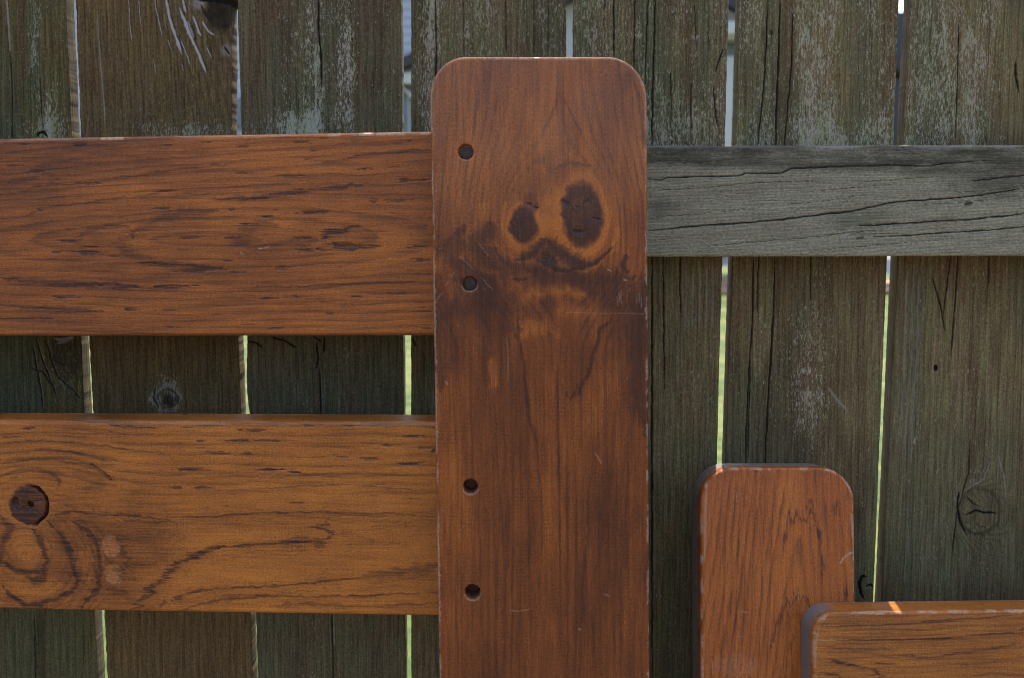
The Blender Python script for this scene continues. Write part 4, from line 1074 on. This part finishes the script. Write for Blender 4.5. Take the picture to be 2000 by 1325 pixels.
    S([(1139, 1177), (1139, 1215)], 5, .6, 3); S([(1224, 1020), (1219, 1118)], 4, .5, 4); S([(1180, 880), (1178, 1000), (1165, 1130), (1160, 1260)], 4, .35, 5)
    S([(1205, 770), (1196, 860), (1192, 960)], 5, .4, 5); S([(1236, 800), (1225, 950), (1215, 1080), (1212, 1300)], 4, .45, 5); S([(1060, 260), (1088, 200), (1090, 130)], 2, .4, 2)
    S([(1100, 190), (1125, 240), (1138, 262)], 1.5, .4, 2)
    for x in (905, 938, 962, 985, 1005, 1110, 1120, 1168, 1205, 1250): S([(x, 820), (x + random.uniform(-8, 8), 1000), (x + random.uniform(-8, 8), 1330)], random.uniform(1.2, 2.6), random.uniform(.25, .5), 3)
    for x in (890, 903, 917, 930, 944, 1150, 1160): S([(x, 125), (x + random.uniform(-4, 4), 260)], 1.6, .28, 2)
    F.f['dark'] = np.maximum(F.f['dark'], .35 * F.ell(1228, 155, 10, 24, .7, 6, .35)); S([(1232, 140), (1246, 180), (1254, 240), (1256, 290)], 3.5, .42, 3)
    F.f['hatch'] = .5 * ss(640, 760, Y) + .2
    # scratches, dents, worn edges, a painted sun glint
    W_ = lambda p, w_=.9, v=.45: F.stroke('pale', p, w_, v, .8, soft=.4)
    for p in (P([(370, 720), (430, 810), (470, 850)]), P([(230, 840), (300, 910), (350, 960)]), P([(400, 1010), (450, 1070), (500, 1110)]), P([(160, 1010), (190, 970)]), P([(40, 1200), (100, 1130)]), P([(120, 1080), (150, 1040)])): W_(p, .9, .35)
    for x in (1465, 1482, 1497, 1620, 1640, 1655): W_(P([(x, 1140 + random.uniform(-60, 20)), (x + 4, 1230 + random.uniform(-20, 40))]), .8, .45)
    W_(P2([(1060, 120), (1300, 128), (1500, 128), (1690, 135)]), .7, .3); W_(P2([(600, 290), (612, 450), (612, 680)]), 2.0, .16)
    W_(P([(1390, 945), (1420, 965)]), 1.2, .6); W_(P([(1515, 1030), (1550, 1035)]), 1.4, .7); W_([(1173, 151), (1180, 142), (1184, 136)], .9, .6); W_([(995, 1193), (1015, 1194), (1040, 1190)], .8, .45)
    W_([(1162, 885), (1168, 892), (1175, 908)], 1.1, .5); W_([(1180, 1160), (1192, 1165)], 1.2, .5); W_([(1129, 1229), (1136, 1230)], 1.6, .5); W_([(870, 745), (875, 752)], 1.5, .5)
    rng = random.Random(12)
    for _ in range(46):
        x, y = rng.uniform(850, 1262), rng.uniform(130, 1320); W_([(x, y), (x + rng.uniform(-5, 5), y + rng.uniform(1, 7))], .7, rng.uniform(.2, .5))
    F.f['pale'] = np.maximum(F.f['pale'], .60 * (F.d < 1.8 + 2 * F.hx) * ss(.44, .60, fbm(X / 12, Y / 30, 68)))
    F.f['pale'] = np.maximum(F.f['pale'], .75 * (F.d < 1.7) * (F.A < 60) * ss(140, 190, Y) * ss(.3, .55, fbm(X / 9, Y / 60, 600)))
    F.f['pale'] = np.maximum(F.f['pale'], .30 * (1 - ss(1.5, 4.2, F.d + 2 * F.wx)) * (Y < 215))
    F.f['pale'] = np.maximum(F.f['pale'], .9 * F.ell(1062, 112, 12, 3.5, .5, 1))  # sun glint on the top edge, painted pale
    F.f['pale'] = np.maximum(F.f['pale'], .13 * (1 - ss(250, 520, Y)) * (.5 + fbm(X / 60, Y / 50, 620)))  # paler towards the top of the post
    F.disp += .25 * (fbm(X / 3.5, Y / 3.5, 93) - .5) * top * (X < 1010)
    for hx, hy, r, dep in HOLES:
        m = (np.abs(X - hx) < 30) & (np.abs(Y - hy) < 30)
        d = np.hypot(X - hx, Y - hy) + F.hx * 1.6 + F.wx * 1.2
        e = 1 - ss(r - 1.4, r + .3, d)
        F.disp += e * dep * m
        F.f['dark'] = np.where(m, np.maximum(F.f['dark'] * (1 - e), e * .55), F.f['dark'])
        rimm = np.exp(-((d - r - 1.2) / 1.3) ** 2) * ss(-.2, .8, (Y - hy) / r) * m
        F.f['pale'] = np.maximum(F.f['pale'] * (1 - e), rimm * .55)
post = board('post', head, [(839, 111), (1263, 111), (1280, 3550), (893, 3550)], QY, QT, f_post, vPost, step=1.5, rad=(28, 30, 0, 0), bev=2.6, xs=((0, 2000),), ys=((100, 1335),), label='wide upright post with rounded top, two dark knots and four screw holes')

screwm = plain("black_screw_steel", (.030, .029, .030), .45, .2, 400, metallic=.3)
def screw(hx, hy, dep, rot):
    c = bp(hx + .5, hy + 2, QY); n = 44; rad = .0044; V = []; Fc = []
    for i in range(n + 1):
        rr = rad * i / n
        for j in range(48):
            a = 2 * math.pi * j / 48
            x, z = rr * math.cos(a), rr * math.sin(a)
            xr = x * math.cos(rot) - z * math.sin(rot); zr = x * math.sin(rot) + z * math.cos(rot)
            arm = (abs(xr) < .00052 and abs(zr) < .0029) or (abs(zr) < .00052 and abs(xr) < .0029)
            y = -.0004 * (1 - (rr / rad) ** 2) + (.0024 if arm else 0) + (.0004 if i == n else 0)
            V.append((c[0] + x, QY + dep / 1000 - .0006 + y, c[2] + z))
    for i in range(n):
        for j in range(48):
            Fc.append((i * 48 + j, i * 48 + (j + 1) % 48, (i + 1) * 48 + (j + 1) % 48, (i + 1) * 48 + j))
    return mesh_obj('screw', V, Fc, screwm, head, origin=(c[0], QY + dep / 1000, c[2]))
for (hx, hy, r, dep), rot in zip(HOLES[:2], (.72, .1)):
    s_ = screw(hx, hy, dep, rot)
    loc = s_.location.copy(); s_.parent = post; s_.location = loc - post.location

# ------------------------------------------------------------------ footboard at the lower right
foot = empty('footboard', (.45, .76, 0), 'smaller varnished footboard with a short round topped post behind a rail, lower right', 'footboard')
SY, ST = .792, .038
SLEAN = (bp(1500, 907, SY)[2], math.tan(R(8.5)))
def f_short(F):
    X, Y = F.X, F.Y
    F.feather(False, 26)
    xx = X - 1562 + .04 * (Y - 1000)
    q = np.hypot(xx, 16 + 0 * X) - .10 * (Y - 1005) + 5 * (fbm(X / 60, Y / 180, 45) - .5) * 2
    strt = (X - 1500 + .02 * (Y - 1000)) 
    F.f['ring'] = q / 14.5
    F.f['line'] = .8 + .4 * fbm(X / 40, Y / 160, 46)
    F.f['tone'] = .58 + .25 * (fbm(X / 50, Y / 200, 47) - .5) * 2 - .10 * (1 - ss(920, 960, Y)) * ss(.4, .6, fbm(X / 60, Y / 30, 48))
    S = lambda p, w_, v, wob=3: F.stroke('dark', p, w_, v, wob, soft=.6)
    C = lambda pts: tf(1240, 860, 2.632, pts)
    S(C([(760, 600), (775, 500), (790, 440), (810, 400), (850, 380), (900, 405), (940, 470), (960, 560)]), 3.2, .7, 5); S(C([(800, 395), (850, 375), (885, 400)]), 5, .6, 4)
    S(C([(870, 310), (905, 350), (930, 430)]), 2.0, .6); S(C([(1035, 320), (1038, 380)]), 6, .55, 4); S(C([(965, 640), (970, 680)]), 4.5, .55, 3); S(C([(955, 710), (960, 720)]), 3, .5)
    S(C([(1078, 750), (1085, 800), (1090, 820)]), 3.2, .8, 1); S(C([(700, 1060), (730, 930), (770, 840), (830, 805), (880, 830), (900, 870)]), 3.2, .65, 4)
    S(C([(760, 1000), (790, 900), (840, 870)]), 2, .4); S(C([(770, 1224), (800, 1060), (830, 980)]), 3, .45)
    for x in (455, 490, 520, 560, 600, 645, 690): S(C([(x + 30, 190), (x + 12, 500), (x, 900), (x - 16, 1224)]), 1.3, .42, 2)
    for x in (725, 800, 840, 620, 590): S(C([(x, 122), (x, 150)]), 1.4, .6, .5)
    W_ = lambda p, w_=.9, v=.5: F.stroke('pale', C(p), w_, v, .8, soft=.4)
    W_([(1055, 635), (1080, 600), (1125, 570)], 2.2, .75); W_([(1110, 380), (1120, 450), (1128, 560), (1135, 680)], 3.0, .5); W_([(370, 250), (362, 400), (360, 620)], 2.6, .45); W_([(400, 160), (450, 140), (520, 128)], 1.3, .7)  # last stroke paints the sunlit spot at the top left
    for a, b in (((455, 1130), (460, 1150)), ((520, 1130), (522, 1200)), ((600, 1130), (600, 1215)), ((400, 1130), (400, 1210)), ((915, 540), (920, 556)), ((600, 260), (604, 275)), ((570, 290), (575, 310)), ((520, 260), (524, 320)), ((490, 370), (494, 390)), ((770, 410), (775, 425)), ((520, 1010), (560, 1012)), ((540, 880), (580, 885)), ((680, 1040), (720, 1052))):
        W_([a, b], 1.0, .45)
    F.f['pale'] = np.maximum(F.f['pale'], .12 * F.ell(1435, 1300, 45, 22, .3, 6))
    F.f['pale'] = np.maximum(F.f['pale'], .75 * (F.d < 2.0 + 2 * F.hx) * ss(.44, .58, fbm(X / 9, Y / 26, 69)))
board('post', foot, [(1368, 914), (1668, 914), (1692, 3250), (1376, 3250)], SY, ST, f_short, vPost2, step=1.5, rad=(28, 28, 0, 0), bev=2.6, ys=((900, 1335),), label='short upright post with a rounded top and grey unstained sides', split=.36, lean=SLEAN)

TT = .0325
TY = SY - TT / math.cos(R(8.5)) - .0005
def f_frontrail(F):
    X, Y = F.X, F.Y
    F.feather(True, 24)
    yy = Y + .035 * (X - 1590) + 10 * (fbm(X / 160, Y / 60, 55) - .5) * 2
    F.f['ring'] = yy / 13.0
    F.f['line'] = .7 + .5 * fbm(X / 90, Y / 30, 56)
    F.f['tone'] = .58 + .2 * (fbm(X / 160, Y / 40, 57) - .5) * 2
    F.f['hatch'] = .4 + 0 * X
    C = lambda pts: tf(1540, 1100, 4.348, pts)
    S = lambda p, w_, v, wob=2.5: F.stroke('dark', C(p), w_, v, wob, soft=.6)
    S([(245, 655), (500, 655), (800, 655), (1300, 640), (1700, 605), (2000, 590)], 1.6, .85, 1.2); S([(300, 820), (450, 840), (600, 880), (720, 915), (780, 950), (860, 980)], 2.4, .85)
    S([(260, 545), (500, 535), (900, 525), (1200, 510), (1350, 480), (1700, 465), (2000, 435)], 1.9, .6); S([(900, 775), (1100, 800), (1200, 810), (1400, 770), (1600, 750), (1800, 710), (1930, 680)], 2.4, .65)
    S([(280, 715), (500, 725), (700, 730), (890, 745)], 1.9, .6); S([(300, 760), (600, 755), (850, 790), (980, 815)], 2.2, .35); S([(1330, 480), (1380, 485)], 4, .5)
    S([(700, 850), (880, 850)], 1.6, .6); S([(400, 430), (700, 435), (900, 430)], 3, .25); S([(230, 930), (400, 950), (470, 978)], 1.8, .7); S([(440, 600), (860, 592)], 1.2, .45)
    S([(1380, 850), (1700, 840), (2000, 800)], 2.5, .25); S([(1000, 400), (1400, 395), (2000, 405)], 1.5, .3); S([(1960, 560), (2000, 552)], 3, .7)
    W_ = lambda p, w_=1.0, v=.6: F.stroke('pale', C(p), w_, v, .6, soft=.4)
    W_([(765, 405), (800, 412), (860, 412), (905, 404)], 2.2, 1.0); W_([(765, 403), (905, 401)], 2.0, 1.0); W_([(245, 655), (400, 655)], 1.2, .5); W_([(255, 560), (230, 700), (228, 880)], 2.0, .45); W_([(390, 385), (330, 430), (290, 500)], 2.4, .35)
    W_([(215, 880), (240, 890)], 1.2, .8); W_([(215, 950), (250, 965)], 1.0, .8)
    F.f['pale'] = np.maximum(F.f['pale'], .65 * (F.d < 1.9 + 2 * F.hx) * ss(.40, .58, fbm(X / 22, Y / 14, 70)))
board('rail', foot, [(1588, 1197), (3000, 1180), (3000, 1590), (1588, 1590)], TY, TT, f_frontrail, vRailC, horiz=True, step=1.5, rad=(18, 0, 0, 14), bev=2.6, xs=((1580, 2010),), ys=((1170, 1335),), label='front rail with a rounded grey corner and a pale chip on its upper edge', lean=SLEAN, endgrey=26)
# the far post of the footboard, outside the picture, that carries the rail
board('post', foot, [(2500, 950), (2800, 950), (2800, 3250), (2500, 3250)], SY, ST, lambda F: None, vPost2, step=8, rad=(27, 27, 0, 0), bev=2.6, xs=(), ys=(), lean=SLEAN)
